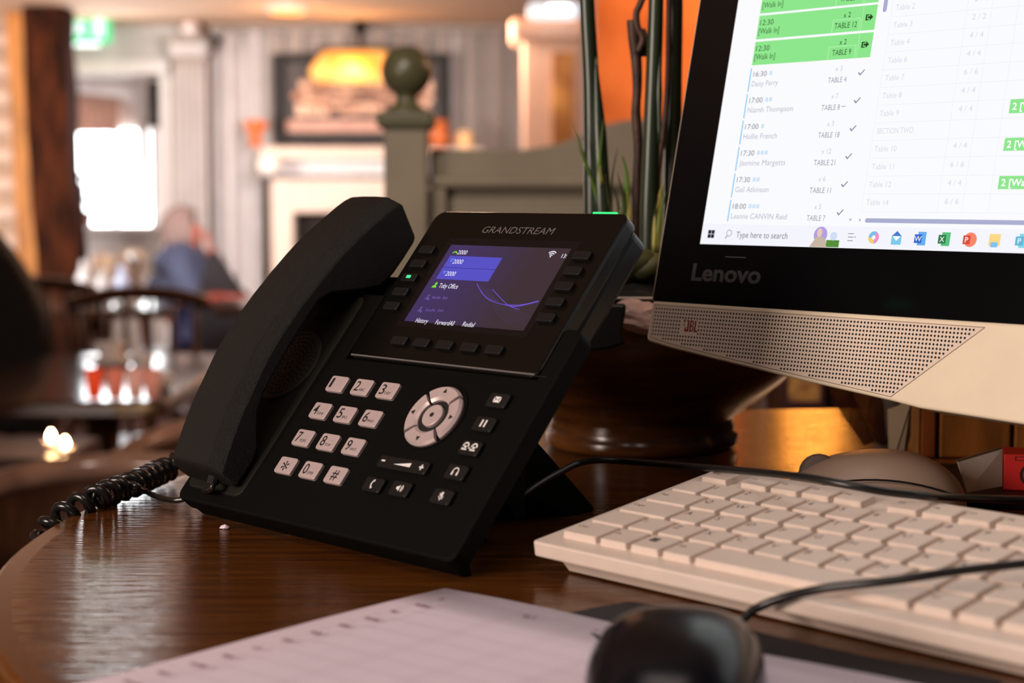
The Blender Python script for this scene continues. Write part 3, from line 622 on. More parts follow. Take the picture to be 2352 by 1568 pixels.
br = [(.13,.16),(.12,.15),(.12,.16),(.07,.10),.05,(.085,.075),(.07,.06),.062,.05,.042,.03,.062,.05,.032,.09,.07,.06,.045,.03,.09,.07,.06,.045,.03]
skin('body', bv, be, br, M_skin, per)
# shirt, trousers, hair
sv = [bv[0], bv[1], bv[2], (hx, Yn, .895), bv[7], bv[8], (hx+.14, Yn-.16, .745), bv[11], bv[12], (hx+.16, Yn+.2, .69)]
skin('shirt', sv, [(0,1),(1,2),(2,3),(3,4),(4,5),(5,6),(3,7),(7,8),(8,9)], [(.145,.175),(.135,.165),(.135,.175),(.085,.11),.075,.062,.05,.075,.062,.05], M_denim, per)
tv = [(hx-.02, Yn, .605), bv[14], bv[15], bv[16], bv[17], bv[19], bv[20], bv[21], bv[22]]
skin('trousers', tv, [(0,1),(1,2),(2,3),(3,4),(0,5),(5,6),(6,7),(7,8)], [(.14,.165),.10,.085,.07,.058,.10,.085,.07,.058], M_jean, per)
b = new_bm(); bmesh.ops.create_uvsphere(b, u_segments=20, v_segments=14, radius=1.0)
for v in b.verts:
    v.co = Vector((hx-.02 + v.co.x*.105, Yn + v.co.y*.09, hz+.02 + v.co.z*.115))
bmesh.ops.delete(b, geom=[v for v in b.verts if v.co.x > hx+.045 and v.co.z < hz+.075], context='VERTS')
padd(per, 'hair', b, M_hair, smooth=True)
b = new_bm()
for sgn in (-1, 1):
    lathe(b, [(.001, -.006), (.008, 0), (.001, .006)], 8, (hx+.093, Yn+sgn*.03, hz+.012))
padd(per, 'eyes', b, M_gap)
fp_ = bv[10]
for k in range(5):
    dy = -.03 + .014*k; l = (.06, .075, .08, .072, .05)[k] * .8
    skin('finger', [(fp_[0]-.005, fp_[1]+dy*.6, fp_[2]+.01), (fp_[0]-.008, fp_[1]+dy, fp_[2]+.01+l*.5), (fp_[0]-.02, fp_[1]+dy, fp_[2]+.01+l)], [(0,1),(1,2)], [.010,.009,.008], M_skin, per, 1)
Yl = 7.2
cj = thing('lounge_chair', (at(535, 640, Yl).x, Yl, 0), 'dark slant-backed chair right of the person, with dull red arm rail', 'chair')
b = new_bm(); pf = [(at(x, y, Yl).x, at(x, y, Yl).z) for x, y in ((452, 830), (448, 700), (470, 590), (484, 570), (500, 585), (545, 655), (585, 700), (610, 830))]
M_wool = mat('dark_chair_wool', (.008, .004, .006, 1), .9, noise=.3)
prism(b, pf, Yl, Yl+.08, 1.0, Mx); padd(cj, 'backrest', b, M_wool, bevel=.02)
b = new_bm(); box(b, at(452, 442, Yl).x, at(610, 442, Yl).x, Yl-.4, Yl, .3, .44); padd(cj, 'seat', b, M_wool, bevel=.02)
b = new_bm(); tube(b, [at(430, 692, Yl-.03), at(500, 684, Yl-.03), at(572, 690, Yl-.03)], .022, 8); padd(cj, 'arm_rail', b, mat('dull_red_rail', (.22, .03, .015, 1), .5, noise=.3), smooth=True)
for x in (at(462, 442, Yl).x, at(600, 442, Yl).x):
    for y in (Yl-.37, Yl+.03):
        b = new_bm(); tube(b, [(x, y, .45 if y > Yl else .3), (x, y, 0)], [.02, .014], 8); padd(cj, 'leg', b, M_darkwood)

# ================================================================== TABLE
tcx, tcy, tr = 0.29, 0.89, 0.545
te = thing('round_table', (tcx, tcy, 0), 'varnished brown round wooden table under the phone and keyboard', 'table')
b = new_bm(); lathe(b, [(.001, TZ-.034), (tr-.02, TZ-.034), (tr-.0125, TZ-.03), (tr-.0125, TZ), (.001, TZ)], 160, (tcx, tcy, 0)); padd(te, 'top', b, M_table)
b = new_bm()
rings = [[b.verts.new((tcx+r_*math.cos(2*math.pi*i/160), tcy+r_*math.sin(2*math.pi*i/160), TZ+z)) for i in range(160)] for r_, z in ((tr-.0125, -.032), (tr-.003, -.032), (tr, -.029), (tr, -.0035), (tr-.001, -.0012), (tr-.0032, -.0001), (tr-.0125, .0))]
for a, c_ in zip(rings, rings[1:] + rings[:1]):
    for i in range(160): b.faces.new([a[i], a[(i+1)%160], c_[(i+1)%160], c_[i]])
padd(te, 'edge_band', b, M_tableedge)
b = new_bm(); lathe(b, [(.06, .05), (.05, .2), (.07, .5), (.05, .8), (.12, TZ-.034)], 24, (tcx, tcy, 0)); padd(te, 'pedestal', b, M_darkwood, smooth=True)
b = new_bm(); lathe(b, [(.001, 0), (.28, 0), (.27, .03), (.08, .05), (.001, .05)], 32, (tcx, tcy, 0)); padd(te, 'base', b, M_darkwood, smooth=True)

# ================================================================== DESK PHONE (u right, v up the face, w off the face; mm)
PS, PT = R(46.61417562), R(49.79764719)
PX = Vector((math.cos(PS), -math.sin(PS), 0)); PB = Vector((math.sin(PS), math.cos(PS), 0))
PV = PB*math.cos(PT) + Vector((0, 0, 1))*math.sin(PT); PN = PX.cross(PV)
PO = Vector((-0.09535323, 0.93444631, HC - 0.10584866))
def uv(px, py, w=0.0):
    d = ray(px, py); oo = PO + PN*w*mm - Vector((0, 0, HC)); t = oo.dot(PN)/d.dot(PN); q = d*t - (PO - Vector((0, 0, HC))); return q.dot(PX)*1000, q.dot(PV)*1000
ph = empty('desk_phone', frame(PO, PX, PV, PN)); tag(ph, 'black office desk phone with lit colour screen and silver number keys', 'phone')
def P(name, bm, m, parent=ph, **k):
    bm.transform(Matrix.Scale(mm, 4)); return link(name, bm, m, parent, **k)
# lower body and cradle
b = new_bm()
rc = lambda cx, cy, a0, r_: [(cx + r_*math.cos(R(a0 + 90*i/5)), cy + r_*math.sin(R(a0 + 90*i/5))) for i in range(6)]
body = rc(151, 44, 0, 6) + [(143.6, 50), (143.6, 18.7), (-9.6, 18.7), (-9.6, 63)] + [(-80, 63)] + rc(-74, -80, 180, 6) + rc(151, -80, 270, 6)
prism(b, body, -11, 0); base = P('base_body', b, M_black, bevel=1.6*mm, segs=3)
b = new_bm(); prism(b, rrect(-80, -10, 62, 86, 5, 4), -26, -13.5); P('cradle_bed', b, M_black, bevel=1.5*mm)
b = new_bm(); prism(b, rrect(-76, -22.5, -78, 60, 6, 4), -2, 1.2); cr = P('cradle_plate', b, mat('charcoal_cradle', (0.012, 0.011, 0.008, 1), 0.6, noise=0.1, spec=0.2), bevel=1.0*mm)
b = new_bm(); prism(b, rrect(-72, -28, 65, 82, 7, 4), -14, -13.2); P('ear_recess', b, M_gap)
b = new_bm(); box(b, -57, -43, 41, 44, -3, 2); P('hook_tab', b, M_black, bevel=1.0*mm)
# screen housing
b = new_bm(); prism(b, rrect(-9, 143, 19, 125, 7, 6), -9.5, 0); hs = P('screen_housing', b, M_blackh, bevel=1.8*mm, segs=3)
b = new_bm(); prism(b, rrect(-7, 141, 24, 123, 6, 5), -24, -9.5, 1.0); P('rear_housing', b, M_blackh, bevel=3*mm)
b = new_bm(); box(b, -6, 141, 20.4, 21.3, -0.5, 0.25); P('divider_strip', b, M_logo)
b = new_bm(); box(b, -4, 150, 20.0, 20.4, -0.3, 0.05); P('divider_groove', b, M_gap)
# stand
b = new_bm(); pf = [(30, -9), (27, -90), (24.5, -141), (22.6, -144.6), (8, -127.4), (0, -95), (-6, -60), (-10, -30), (-12, -9)]
Muw = Matrix(((0,0,1,0),(1,0,0,0),(0,1,0,0),(0,0,0,1)))
prism(b, pf, 1, 76, 1.0, Muw); P('stand', b, M_black, bevel=1.5*mm)
b = new_bm(); prism(b, [(12, -12), (10, -40), (-24, -70), (-30, -62), (-12, -12)], 20, 110, 1.0, Muw); P('rear_shell', b, M_black, bevel=2*mm)
b = new_bm(); pf = [(-85, -5), (-85, -17.2), (-81.5, -21.4), (-74, -10)]
prism(b, pf, -74, 150, 1.0, Muw); P('front_foot_bar', b, M_black, bevel=.8*mm)
# speaker grille
b = new_bm(); lathe(b, [(23.8, 1.0), (23.8, 1.9), (22.9, 2.2), (22.4, 1.5), (.01, 1.5)], 48, (-52, 8, 0)); gr = P('speaker_grille', b, mat('charcoal_grille', (0.03, 0.028, 0.022, 1), 0.5, noise=0.1), smooth=False)
b = new_bm()
for r_, n_ in ((2.6, 4), (8.2, 16), (11.0, 22), (13.8, 27), (16.6, 32), (19.4, 38)):
    for i in range(n_):
        a = 2*math.pi*i/n_ + r_; disc(b, -52 + r_*math.cos(a), 8 + r_*math.sin(a), 1.58, 0.92, 7)
P('grille_holes', b, M_gap, gr)
b = new_bm(); disc(b, -52, 8, 1.56, 6.4, 32, 5.7); P('centre_ring', b, M_blacks, gr)
# number keys
km = bpy.data.meshes.new('number_key'); b = new_bm(); rslab(b, -7.3, 7.3, -5.1, 5.1, -0.5, 2.0, 1.5, 0.45); b.transform(Matrix.Scale(mm, 4)); bmesh.ops.recalc_face_normals(b, faces=b.faces[:]); b.to_mesh(km); b.free(); km.materials.append(M_silver)
for i, ch in enumerate('123456789*0#'):
    u, v = (i % 3)*21.866, -(i//3)*18.068
    k = link_mesh('number_key', km, M_silver, ph, T(u*mm, v*mm, 0))
    b = new_bm(); text(b, ch, -5.2 if ch not in '*#' else -2.6, -2.9 if ch != '*' else -7.4, 2.06, h=6.2 if ch != '*' else 9.5, w={'1': 2.0, '*': 5.4, '#': 5.2}.get(ch, 3.7), bold=0.004)
    sub = {'2': 'ABC', '3': 'DEF', '4': 'GHI', '5': 'JKL', '6': 'MNO', '7': 'PQRS', '8': 'TUV', '9': 'WXYZ', '0': 'OPER'}.get(ch)
    if sub: text(b, sub, -0.9, -2.7, 2.06, h=1.7, w=5.2)
    P('key_print', b, M_print, k)
# navigation ring
nc = (89.0, -11.2)
b = new_bm(); lathe(b, [(20.2, -0.3), (20.2, 0.5), (19.2, 0.7), (18.8, 0.15), (.01, 0.15)], 56, (nc[0]+.4, nc[1]+.6, 0)); P('ring_dish', b, M_black)
for q in range(4):
    a0, a1 = 90*q + 45 + 4, 90*q + 135 - 4
    b = new_bm(); n_ = 14; lo = []
    for i in range(n_+1):
        a = R(a0 + (a1-a0)*i/n_); ca, sa = math.cos(a), math.sin(a)
        lo.append([b.verts.new((nc[0]+r_*ca, nc[1]+r_*sa, z)) for r_, z in ((9.8, .1), (9.8, 1.5), (11.4, 2.6), (17.2, 2.8), (18.4, 1.4), (18.4, .1))])
    for a_, c_ in zip(lo[:-1], lo[1:]):
        for k in range(6): b.faces.new([a_[k], a_[(k+1)%6], c_[(k+1)%6], c_[k]])
    b.faces.new(lo[0]); b.faces.new(lo[-1][::-1])
    seg = P('arrow_key', b, M_silver)
    am = R(90*q+90); b = new_bm(); cx, cy = nc[0]+14.6*math.cos(am), nc[1]+14.6*math.sin(am)
    b.faces.new([b.verts.new((cx + 1.7*math.cos(am+R(d))*s_, cy + 1.7*math.sin(am+R(d))*s_, 2.86)) for d, s_ in ((0, 1), (125, 1), (235, 1))]); P('arrow_print', b, M_print, seg)
b = new_bm(); lathe(b, [(9.4, 0.1), (9.4, 0.5), (6.9, 0.6), (6.9, 0.3)], 36, (nc[0], nc[1], 0)); P('centre_well', b, M_gap)
b = new_bm(); lathe(b, [(6.6, .2), (6.6, 2.0), (6.1, 2.5), (.01, 2.6)], 36, (nc[0], nc[1], 0)); okb = P('centre_key', b, M_silver)
b = new_bm(); disc(b, nc[0], nc[1], 2.66, 1.4, 16); P('dot_print', b, M_print, okb)
# black function keys
fkm = bpy.data.meshes.new('function_key'); b = new_bm(); rslab(b, -7, 7, -4.2, 4.2, -0.3, 2.6, 1.6, 0.6); b.transform(Matrix.Scale(mm, 4)); bmesh.ops.recalc_face_normals(b, faces=b.faces[:]); b.to_mesh(fkm); b.free()
def fkey(u, v, draw=None, mesh=fkm, name='function_key'):
    k = link_mesh(name, mesh, M_blacks, ph, T(u*mm, v*mm, 0))
    if draw:
        b = new_bm(); draw(b); P('icon_print', b, M_wprint, k)
zz = 2.66
def env_(b):
    quad(b, [(-2.4, 1.7, zz), (2.4, 1.7, zz), (0.15, -.1, zz), (-.15, -.1, zz)]); quad(b, [(-2.4, -1.7, zz), (2.4, -1.7, zz), (.9, -.2, zz), (-.9, -.2, zz)])
    b.faces.new([b.verts.new(p) for p in ((-2.5, -1.4, zz), (-1.2, -.05, zz), (-2.5, 1.25, zz))]); b.faces.new([b.verts.new(p) for p in ((2.5, -1.4, zz), (2.5, 1.25, zz), (1.2, -.05, zz))])
def pause_(b): rect(b, -1.9, -.8, -2.1, 2.1, zz); rect(b, .8, 1.9, -2.1, 2.1, zz)
def xfer_(b):
    for cx in (-3.0, 3.0):
        disc(b, cx, .6, zz, 2.1, 12, 1.3, 10, 170); rect(b, cx-2.2, cx-1.2, .2, 1.1, zz); rect(b, cx+1.2, cx+2.2, .2, 1.1, zz); rect(b, cx-1.6, cx+1.6, -1.9, -1.1, zz); rect(b, cx-.8, cx+.8, -.7, .6, zz); rect(b, cx-2.1, cx-1.2, -1.9, -.7, zz)
    rect(b, -.7, .7, -.8, -.2, zz)
def head_(b): disc(b, 0, .2, zz, 2.1, 16, 1.5, -30, 210); rect(b, -2.3, -1.2, -2.2, -.1, zz); rect(b, 1.2, 2.3, -2.2, -.1, zz)
def mute_(b): rect(b, -.7, .7, -.4, 2.2, zz); disc(b, 0, 0, zz, 1.7, 10, 1.3, 180, 360); rect(b, -.3, .3, -2.5, -1.5, zz); quad(b, [(-1.9, 1.2, zz), (-1.5, 1.5, zz), (1.7, -1.5, zz), (1.3, -1.8, zz)])
for v, dr in ((2.5, env_), (-11.9, pause_), (-26.2, xfer_), (-40.5, head_), (-54.8, mute_)): fkey(128.6, v, dr)
def spk_(b):
    rect(b, -2.4, -1.4, -.7, .7, zz); quad(b, [(-1.4, -.7, zz), (-.1, -1.8, zz), (-.1, 1.8, zz), (-1.4, .7, zz)]); disc(b, -.2, 0, zz, 1.7, 6, 1.2, -45, 45); disc(b, -.2, 0, zz, 2.8, 6, 2.2, -45, 45)
def hnd_(b): disc(b, 1.6, 0, zz, 3.0, 10, 2.2, 125, 235); rect(b, -.6, .6, 1.5, 2.6, zz); rect(b, -.6, .6, -2.6, -1.5, zz)
fkey(97.2, -55.0, spk_, name='speaker_key'); fkey(76.4, -55.6, hnd_, name='handset_key')
vkm = bpy.data.meshes.new('volume_rocker'); b = new_bm(); rslab(b, -19, 19, -3.6, 3.6, -0.3, 2.6, 1.6, 0.6); b.transform(Matrix.Scale(mm, 4)); bmesh.ops.recalc_face_normals(b, faces=b.faces[:]); b.to_mesh(vkm); b.free()
def vol_(b):
    rect(b, -16.4, -13.6, -.4, .5, zz); rect(b, 13.2, 16.4, -.45, .45, zz); rect(b, 14.35, 15.25, -1.6, 1.6, zz); b.faces.new([b.verts.new(p) for p in ((-6.5, -1.0, zz), (6.5, -1.2, zz), (6.5, 1.3, zz))])
fkey(89.0, -41.6, vol_, vkm, 'volume_rocker')
# line keys and soft keys
lkm = bpy.data.meshes.new('line_key'); b = new_bm(); rslab(b, -6.2, 6.2, -2.7, 2.7, -0.3, 2.3, 1.2, 0.5, 3); b.transform(Matrix.Scale(mm, 4)); bmesh.ops.recalc_face_normals(b, faces=b.faces[:]); b.to_mesh(lkm); b.free()
for i in range(5):
    for u in (4.6, 127.6):
        k = link_mesh('line_key', lkm, M_blacks, ph, T(u*mm, (95.0 - 10.1*i)*mm, 0))
        if i == 2 and u < 10:
            b = new_bm(); rslab(b, -1.7, 1.7, -.9, .9, 2.2, 2.45, .3); P('status_light', b, emis('green_led', S(60, 255, 140), 1.8), k)
for u in (28.6, 47.2, 66.0, 85.6, 104.6): link_mesh('soft_key', lkm, M_blacks, ph, T(u*mm, 32.2*mm, 0))
b = new_bm(); rslab(b, 115.5, 133, 124.3, 125.5, -2.2, -0.3, .5); P('message_light', b, emis('green_message_led', S(50, 235, 120), 1.5))
# logo
b = new_bm(); text(b, 'GRANDSTREAM', 39.2, 109.2, 0.12, h=4.6, w=56.5, shear=0.12); P('maker_logo', b, M_logo)
# screen
SU0, SV0, SU1, SV1 = 20.8, 46.2, 115.8, 100.1
b = new_bm(); rslab(b, SU0-5, SU1+5, SV0-4, SV1+5, -.4, .10, 2.0); P('screen_glass', b, mat('phone_screen_glass', (0.006, 0.005, 0.006, 1), 0.25, noise=0.05, spec=0.3))
sm_ = bpy.data.materials.new('phone_screen_display'); sm_.use_nodes = True; nt = sm_.node_tree; pb = nt.nodes['Principled BSDF']; pb.inputs['Base Color'].default_value = (.008, .006, .009, 1); pb.inputs['Roughness'].default_value = .3
tc = nt.nodes.new('ShaderNodeTexCoord'); sx_ = nt.nodes.new('ShaderNodeSeparateXYZ'); nt.links.new(tc.outputs['Generated'], sx_.inputs[0])
rp = nt.nodes.new('ShaderNodeValToRGB'); rp.color_ramp.elements[0].color = S(62, 46, 98); rp.color_ramp.elements[0].position = 0.1; rp.color_ramp.elements[1].color = S(54, 42, 50); rp.color_ramp.elements[1].position = .75
nt.links.new(sx_.outputs[0], rp.inputs[0]); nt.links.new(rp.outputs[0], pb.inputs['Emission Color']); pb.inputs['Emission Strength'].default_value = 0.9
b = new_bm(); box(b, SU0, SU1, SV0, SV1, .10, .16); scr = P('screen', b, sm_)
E_w = emis('phone_ui_white', (.92, .88, 1.0, 1), .95); E_b = emis('phone_ui_blue', S(82, 78, 200), .95); E_g = emis('phone_ui_green', S(120, 215, 60), 1.0); E_d = emis('phone_ui_dim', S(108, 82, 160), .8); E_p = emis('phone_ui_wave', S(120, 86, 230), .9); E_pl = emis('phone_ui_wave_faint', S(84, 66, 120), .8); E_line = emis('phone_ui_divider', S(40, 36, 120), .8); E_ic = emis('phone_ui_lightblue', S(110, 160, 235), .9)
za = .20; zb_ = .23
def ut(b, s, pxl, pxr, hmm, z=zb_):
    u0, v0 = uv(*pxl); u1, _ = uv(*pxr); text(b, s, u0, v0 - hmm/2, z, h=hmm, w=u1-u0)
def c2(x, y): return (880 + x/3.92, 440 + y/3.92)
b = new_bm()
for t_, a_, c_, h_ in (('2000', (676, 547), (760, 547), 3.0), ('2000', (634, 630), (722, 630), 3.1), ('2000', (569, 738), (657, 738), 3.1), ('Toby Office', (508, 846), (682, 850), 3.2), ('History', (300, 1158), (410, 1163), 3.1), ('ForwardAll', (478, 1175), (645, 1182), 3.1), ('Redial', (722, 1192), (826, 1197), 3.1), ('13:', (1612, 580), (1656, 582), 2.6)):
    bt = new_bm(); ut(bt, t_, c2(*a_), c2(*c_), h_); P('screen_text', bt, E_w, scr)
wu, wv = uv(*c2(1505, 590))
for r0, r1 in ((1.1, 1.7), (2.3, 2.9), (3.5, 4.1)): disc(b, wu, wv, zb_, r1, 8, r0, 45, 135)
disc(b, wu, wv+.2, zb_, .5, 8)
P('wireless_icon', b, E_w, scr)
def blk(bm_, pts, z): quad(bm_, [(*uv(*p), z) for p in pts])
ua, va = uv(*c2(600, 578)); ub, vb = uv(*c2(950, 812)); um = uv(*c2(1077, 592))[0]; ul = 20.9; u0b = uv(*c2(480, 790))[0]
u_l = (ua+u0b)/2; u_r = (um+ub)/2
b = new_bm(); rect(b, u_l, u_r, vb, va, za); P('account_tiles', b, E_b, scr)
b = new_bm(); vm = (va+vb)/2; rect(b, u_l, u_r, vm-.15, vm+.15, za+.02); P('tile_divider', b, E_line, scr)
b = new_bm()
cu, cv = uv(*c2(650, 550)); disc(b, cu, cv-1.2, zb_, 2.2, 10, 1.3, 20, 160)
cu, cv = uv(*c2(470, 842)); disc(b, cu+.3, cv+1.0, zb_, 1.0, 10); disc(b, cu, cv-1.8, zb_, 1.9, 10, .01, 0, 180)
P('green_icons', b, E_g, scr)
b = new_bm()
for q in ((405, 950), (338, 1060)):
    cu, cv = uv(*c2(*q)); disc(b, cu, cv+1.0, zb_, .9, 10); disc(b, cu, cv-1.6, zb_, 1.7, 10, .01, 0, 180); disc(b, cu+1.5, cv-1.4, zb_, .9, 10)
for q, w_ in (((445, 955), 140), ((385, 1068), 165)):       # dim contact names, only faint marks show
    for j in range(9):
        if j == 5: continue
        cu, cv = uv(*c2(q[0] + w_*j/9, q[1]+j*.6)); rect(b, cu, cu+1.0, cv-.8, cv+.6+.5*(j % 3 == 0), zb_)
P('dim_contacts', b, E_d, scr)
b = new_bm(); cu, cv = uv(*c2(622, 618)); disc(b, cu, cv, zb_, 1.2, 10, .7); cu, cv = uv(*c2(558, 722)); rect(b, cu-1.2, cu+1.2, cv-.2, cv+.4, zb_); rect(b, cu-1, cu+.8, cv-1.1, cv-.6, zb_)
P('status_icons', b, E_ic, scr)
b = new_bm(); bf = new_bm()
def wave(bm_, pts, w_):
    q = [Vector((*uv(*c2(*p)), 0)) for p in pts]; q = spline(q, 8)
    for a, c_ in zip(q[:-1], q[1:]):
        d = (c_-a).normalized(); n_ = Vector((-d.y, d.x, 0))*w_
        quad(bm_, [(a.x+n_.x, a.y+n_.y, za), (c_.x+n_.x, c_.y+n_.y, za), (c_.x-n_.x, c_.y-n_.y, za), (a.x-n_.x, a.y-n_.y, za)])
wave(b, [(845, 830), (890, 910), (950, 970), (1030, 1005), (1120, 1022), (1250, 1020), (1405, 985)], .22); wave(b, [(985, 880), (1040, 940), (1110, 1010), (1170, 1045), (1230, 1062)], .16)
wave(b, [(1030, 1005), (1120, 1025), (1200, 1035), (1320, 1010), (1400, 990)], .25)
for i in range(7): wave(bf, [(850+20*i, 840+6*i), (900+16*i, 925+4*i), (1010+8*i, 1000+2*i), (1110, 1020)], .07)
for i in range(8): wave(bf, [(985+22*i, 1010+6*i), (1020+24*i, 1080-2*i), (1080+26*i, 1150-8*i), (1160+26*i, 1190-8*i)], .05)
P('wave_bright', b, E_p, scr); P('wave_faint', bf, E_pl, scr)

# handset
HU = -50.0
hsE = empty('telephone_handset', frame(PO + PX*(HU*mm), PX, PV, PN)); tag(hsE, 'black curved telephone handset resting in the cradle of the desk phone', 'handset')
prof = [(-74, 15.0, 4.5), (-72.6, 17.4, 2.4), (-64, 20.0, 2.4), (-56, 22.4, 2.4), (-49, 24.4, 5), (-42.3, 26.1, 11), (-34, 27.6, 17.5), (-24.2, 29.2, 20.5), (-15, 30.8, 21.6), (-6.7, 32.0, 22.3), (10, 32.7, 23), (29.4, 32.1, 23.3), (40, 31.2, 23.0), (48, 30.4, 19), (56, 29.4, 10), (64, 28.4, 1.5), (72.9, 27.0, -7), (85, 24.2, -9.5), (97, 21.0, -10), (106, 18.4, -10), (113.6, 15.8, -10), (119, 12.9, -9.5), (121, 10.4, -8.5)]
b = new_bm(); lo = []; NP = len(prof)
for i, (v, ws, wi) in enumerate(prof):
    hwid = 24.0; ch = 6.0; cw = 7.0
    if i == 0: hwid, ch = 23.4, 4.6
    if i == NP-1: hwid, ch = 23.2, 4.4
    sec = [(-hwid+2.0, wi), (-hwid, wi+1.5), (-hwid, ws), (-hwid+cw, ws+ch), (-6, ws+ch+.7), (6, ws+ch+.7), (hwid-cw, ws+ch), (hwid, ws), (hwid, wi+1.5), (hwid-2.0, wi)]
    def vv(w_):
        lim = 115.0 + w_*0.42
        return min(v, lim - (NP-1-i)*1.5) if v > 95 else v
    lo.append([b.verts.new((x, vv(w_), w_)) for x, w_ in sec])
for a, c_ in zip(lo[:-1], lo[1:]):
    for k in range(10): b.faces.new([a[k], a[(k+1)%10], c_[(k+1)%10], c_[k]])
b.faces.new(lo[0]); b.faces.new(lo[-1][::-1])
P('shell', b, M_blackg, hsE, smooth=True, bevel=0.9*mm, segs=2)
b = new_bm(); lathe(b, [(15, -1.0), (15, .4), (13.5, .8), (.01, .8)], 28); b.transform(T(0, -57, 2.6) @ Matrix.Rotation(math.pi, 4, 'X')); P('mouthpiece', b, M_blacks, hsE)
b = new_bm(); tube(b, [(9, -73, 10), (9, -77, 8.5)], 3.4, 10); P('cord_plug', b, M_gap, hsE)

# coiled cord
def wp(u, v, w): return PO + PX*u*mm + PV*v*mm + PN*w*mm
ccE = empty('coiled_cord', T(*tab(380, 1150))); tag(ccE, 'shiny black coiled handset cord drooping over the table edge', 'cord')
def onz(px, py, z): 
    d = ray(px, py); return Vector((0, 0, HC)) + d*((TZ + z - HC)/d.z)
axis = [onz(470, 1040, .018), onz(425, 1058, .014), onz(385, 1076, .0095), onz(345, 1094, .009), onz(305, 1112, .009), onz(264, 1126, .008), onz(224, 1142, .007), onz(184, 1160, .004), onz(148, 1182, .0), at(114, 1212, .95), at(98, 1250, .955), at(90, 1300, .96), at(92, 1400, .965)]
ax = spline(axis, 10)
L = [0.0]
for a, c_ in zip(ax[:-1], ax[1:]): L.append(L[-1] + (c_-a).length)
turns = L[-1]/0.0110; npts = int(turns*14); pts = []
for i in range(npts+1):
    s_ = L[-1]*i/npts; j = 0
    while j < len(L)-2 and L[j+1] < s_: j += 1
    t = (s_-L[j])/(L[j+1]-L[j]); p = ax[j].lerp(ax[j+1], t); d = (ax[j+1]-ax[j]).normalized()
    n1 = d.cross(Vector((0, 0, 1))).normalized(); n2 = n1.cross(d); a = -2*math.pi*turns*i/npts
    pts.append(p + (n1*math.cos(a) + n2*math.sin(a))*0.0058)
b = new_bm(); tube(b, pts, 0.0027, 10); padd(ccE, 'coil', b, M_cord, smooth=True)
lead = [wp(-41, -74, 9.5), wp(-41.5, -80, 7), tab(452, 1128, .012), tab(432, 1143, .006), tab(400, 1148, .004), tab(365, 1142, .004), tab(335, 1128, .006), tab(308, 1112, .012), at(298, 1100, 1.05)]
b = new_bm(); tube(b, spline([ax[2] + Vector((0, 0, .004)), ax[0] + Vector((.004, .004, .003)), (ax[0] + wp(-50, 20, -16))/2 + Vector((0, .012, 0)), wp(-50, 22, -13)], 8), 0.0018, 8); padd(ccE, 'jack_lead', b, M_cord, smooth=True)
b = new_bm(); tube(b, spline(lead, 8), 0.0017, 8); padd(ccE, 'straight_lead', b, M_cord, smooth=True)

# ================================================================== ALL IN ONE COMPUTER
DM = 1.03; PSm, THm = R(47.5), R(12.7)
MX = Vector((math.cos(PSm), -math.sin(PSm), 0)); MB_ = Vector((math.sin(PSm), math.cos(PSm), 0)); MV = MB_*math.sin(THm) + Vector((0, 0, 1))*math.cos(THm); MN = MX.cross(MV)
MO = at(1608, 560, DM)
mo = empty('desktop_computer', frame(MO, MX, MV, MN)); tag(mo, 'all-in-one computer with black-framed bright booking screen and cream speaker bar', 'computer')
KM = DM*mm
def Q(name, bm, m, parent=mo, **k):
    bm.transform(Matrix.Scale(KM, 4)); return link(name, bm, m, parent, **k)
SWm, SHm = 580.0, 326.0
b = new_bm(); prism(b, rrect(-30.2, SWm+30.2, -35.2, SHm+26, 1.5, 3), -7, 0); Q('front_glass', b, M_glass)
b = new_bm(); box(b, -30.9, -30.2, -35.2, SHm+26, -8, -0.2); Q('edge_trim', b, mat('bright_edge_trim', S(190, 180, 170), .3, .6, noise=.05))
b = new_bm(); prism(b, rrect(-28, SWm+28, -33, SHm+24, 10, 3), -26, -7.2, 1.0); Q('rear_shell', b, M_cream, bevel=4*mm)
b = new_bm(); tube(b, [(-30.5, 84.7, -4.5), (-33.0, 84.7, -4.5)], 2.0, 10); Q('power_button', b, M_silver)
chin = [(-30, -35.3), (-30.1, -57.6), (-28.6, -59.7), (-11.7, -62.3), (27.3, -66.9), (87.6, -73.6), (146.5, -79.4), (165, -81.8), (225, -84.2), (290, -85)]
chin = chin + [(SWm-x, y) for x, y in chin[-2::-1]]
b = new_bm(); prism(b, chin, -22, 0.6); ch_ = Q('speaker_bar', b, M_cream, bevel=1.6*mm, segs=3)
gpoly = [(-27.2, -37.6), (196.3, -38.2), (147.3, -77.6), (87.6, -71.3), (27.3, -64.6), (-11.7, -59.9), (-27.1, -57.2)]
M_grille = mat('cream_grille', S(220, 202, 184), .5, noise=.03)
def inpoly(x, y, poly, marg=1.3):
    ins = False; n_ = len(poly)
    for i in range(n_):
        x1, y1 = poly[i]; x2, y2 = poly[(i+1) % n_]
        if (y1 > y) != (y2 > y) and x < (x2-x1)*(y-y1)/(y2-y1)+x1: ins = not ins
        L2 = math.hypot(x2-x1, y2-y1); t = max(0, min(1, ((x-x1)*(x2-x1)+(y-y1)*(y2-y1))/L2**2))
        if math.hypot(x-x1-t*(x2-x1), y-y1-t*(y2-y1)) < marg: return False
    return ins
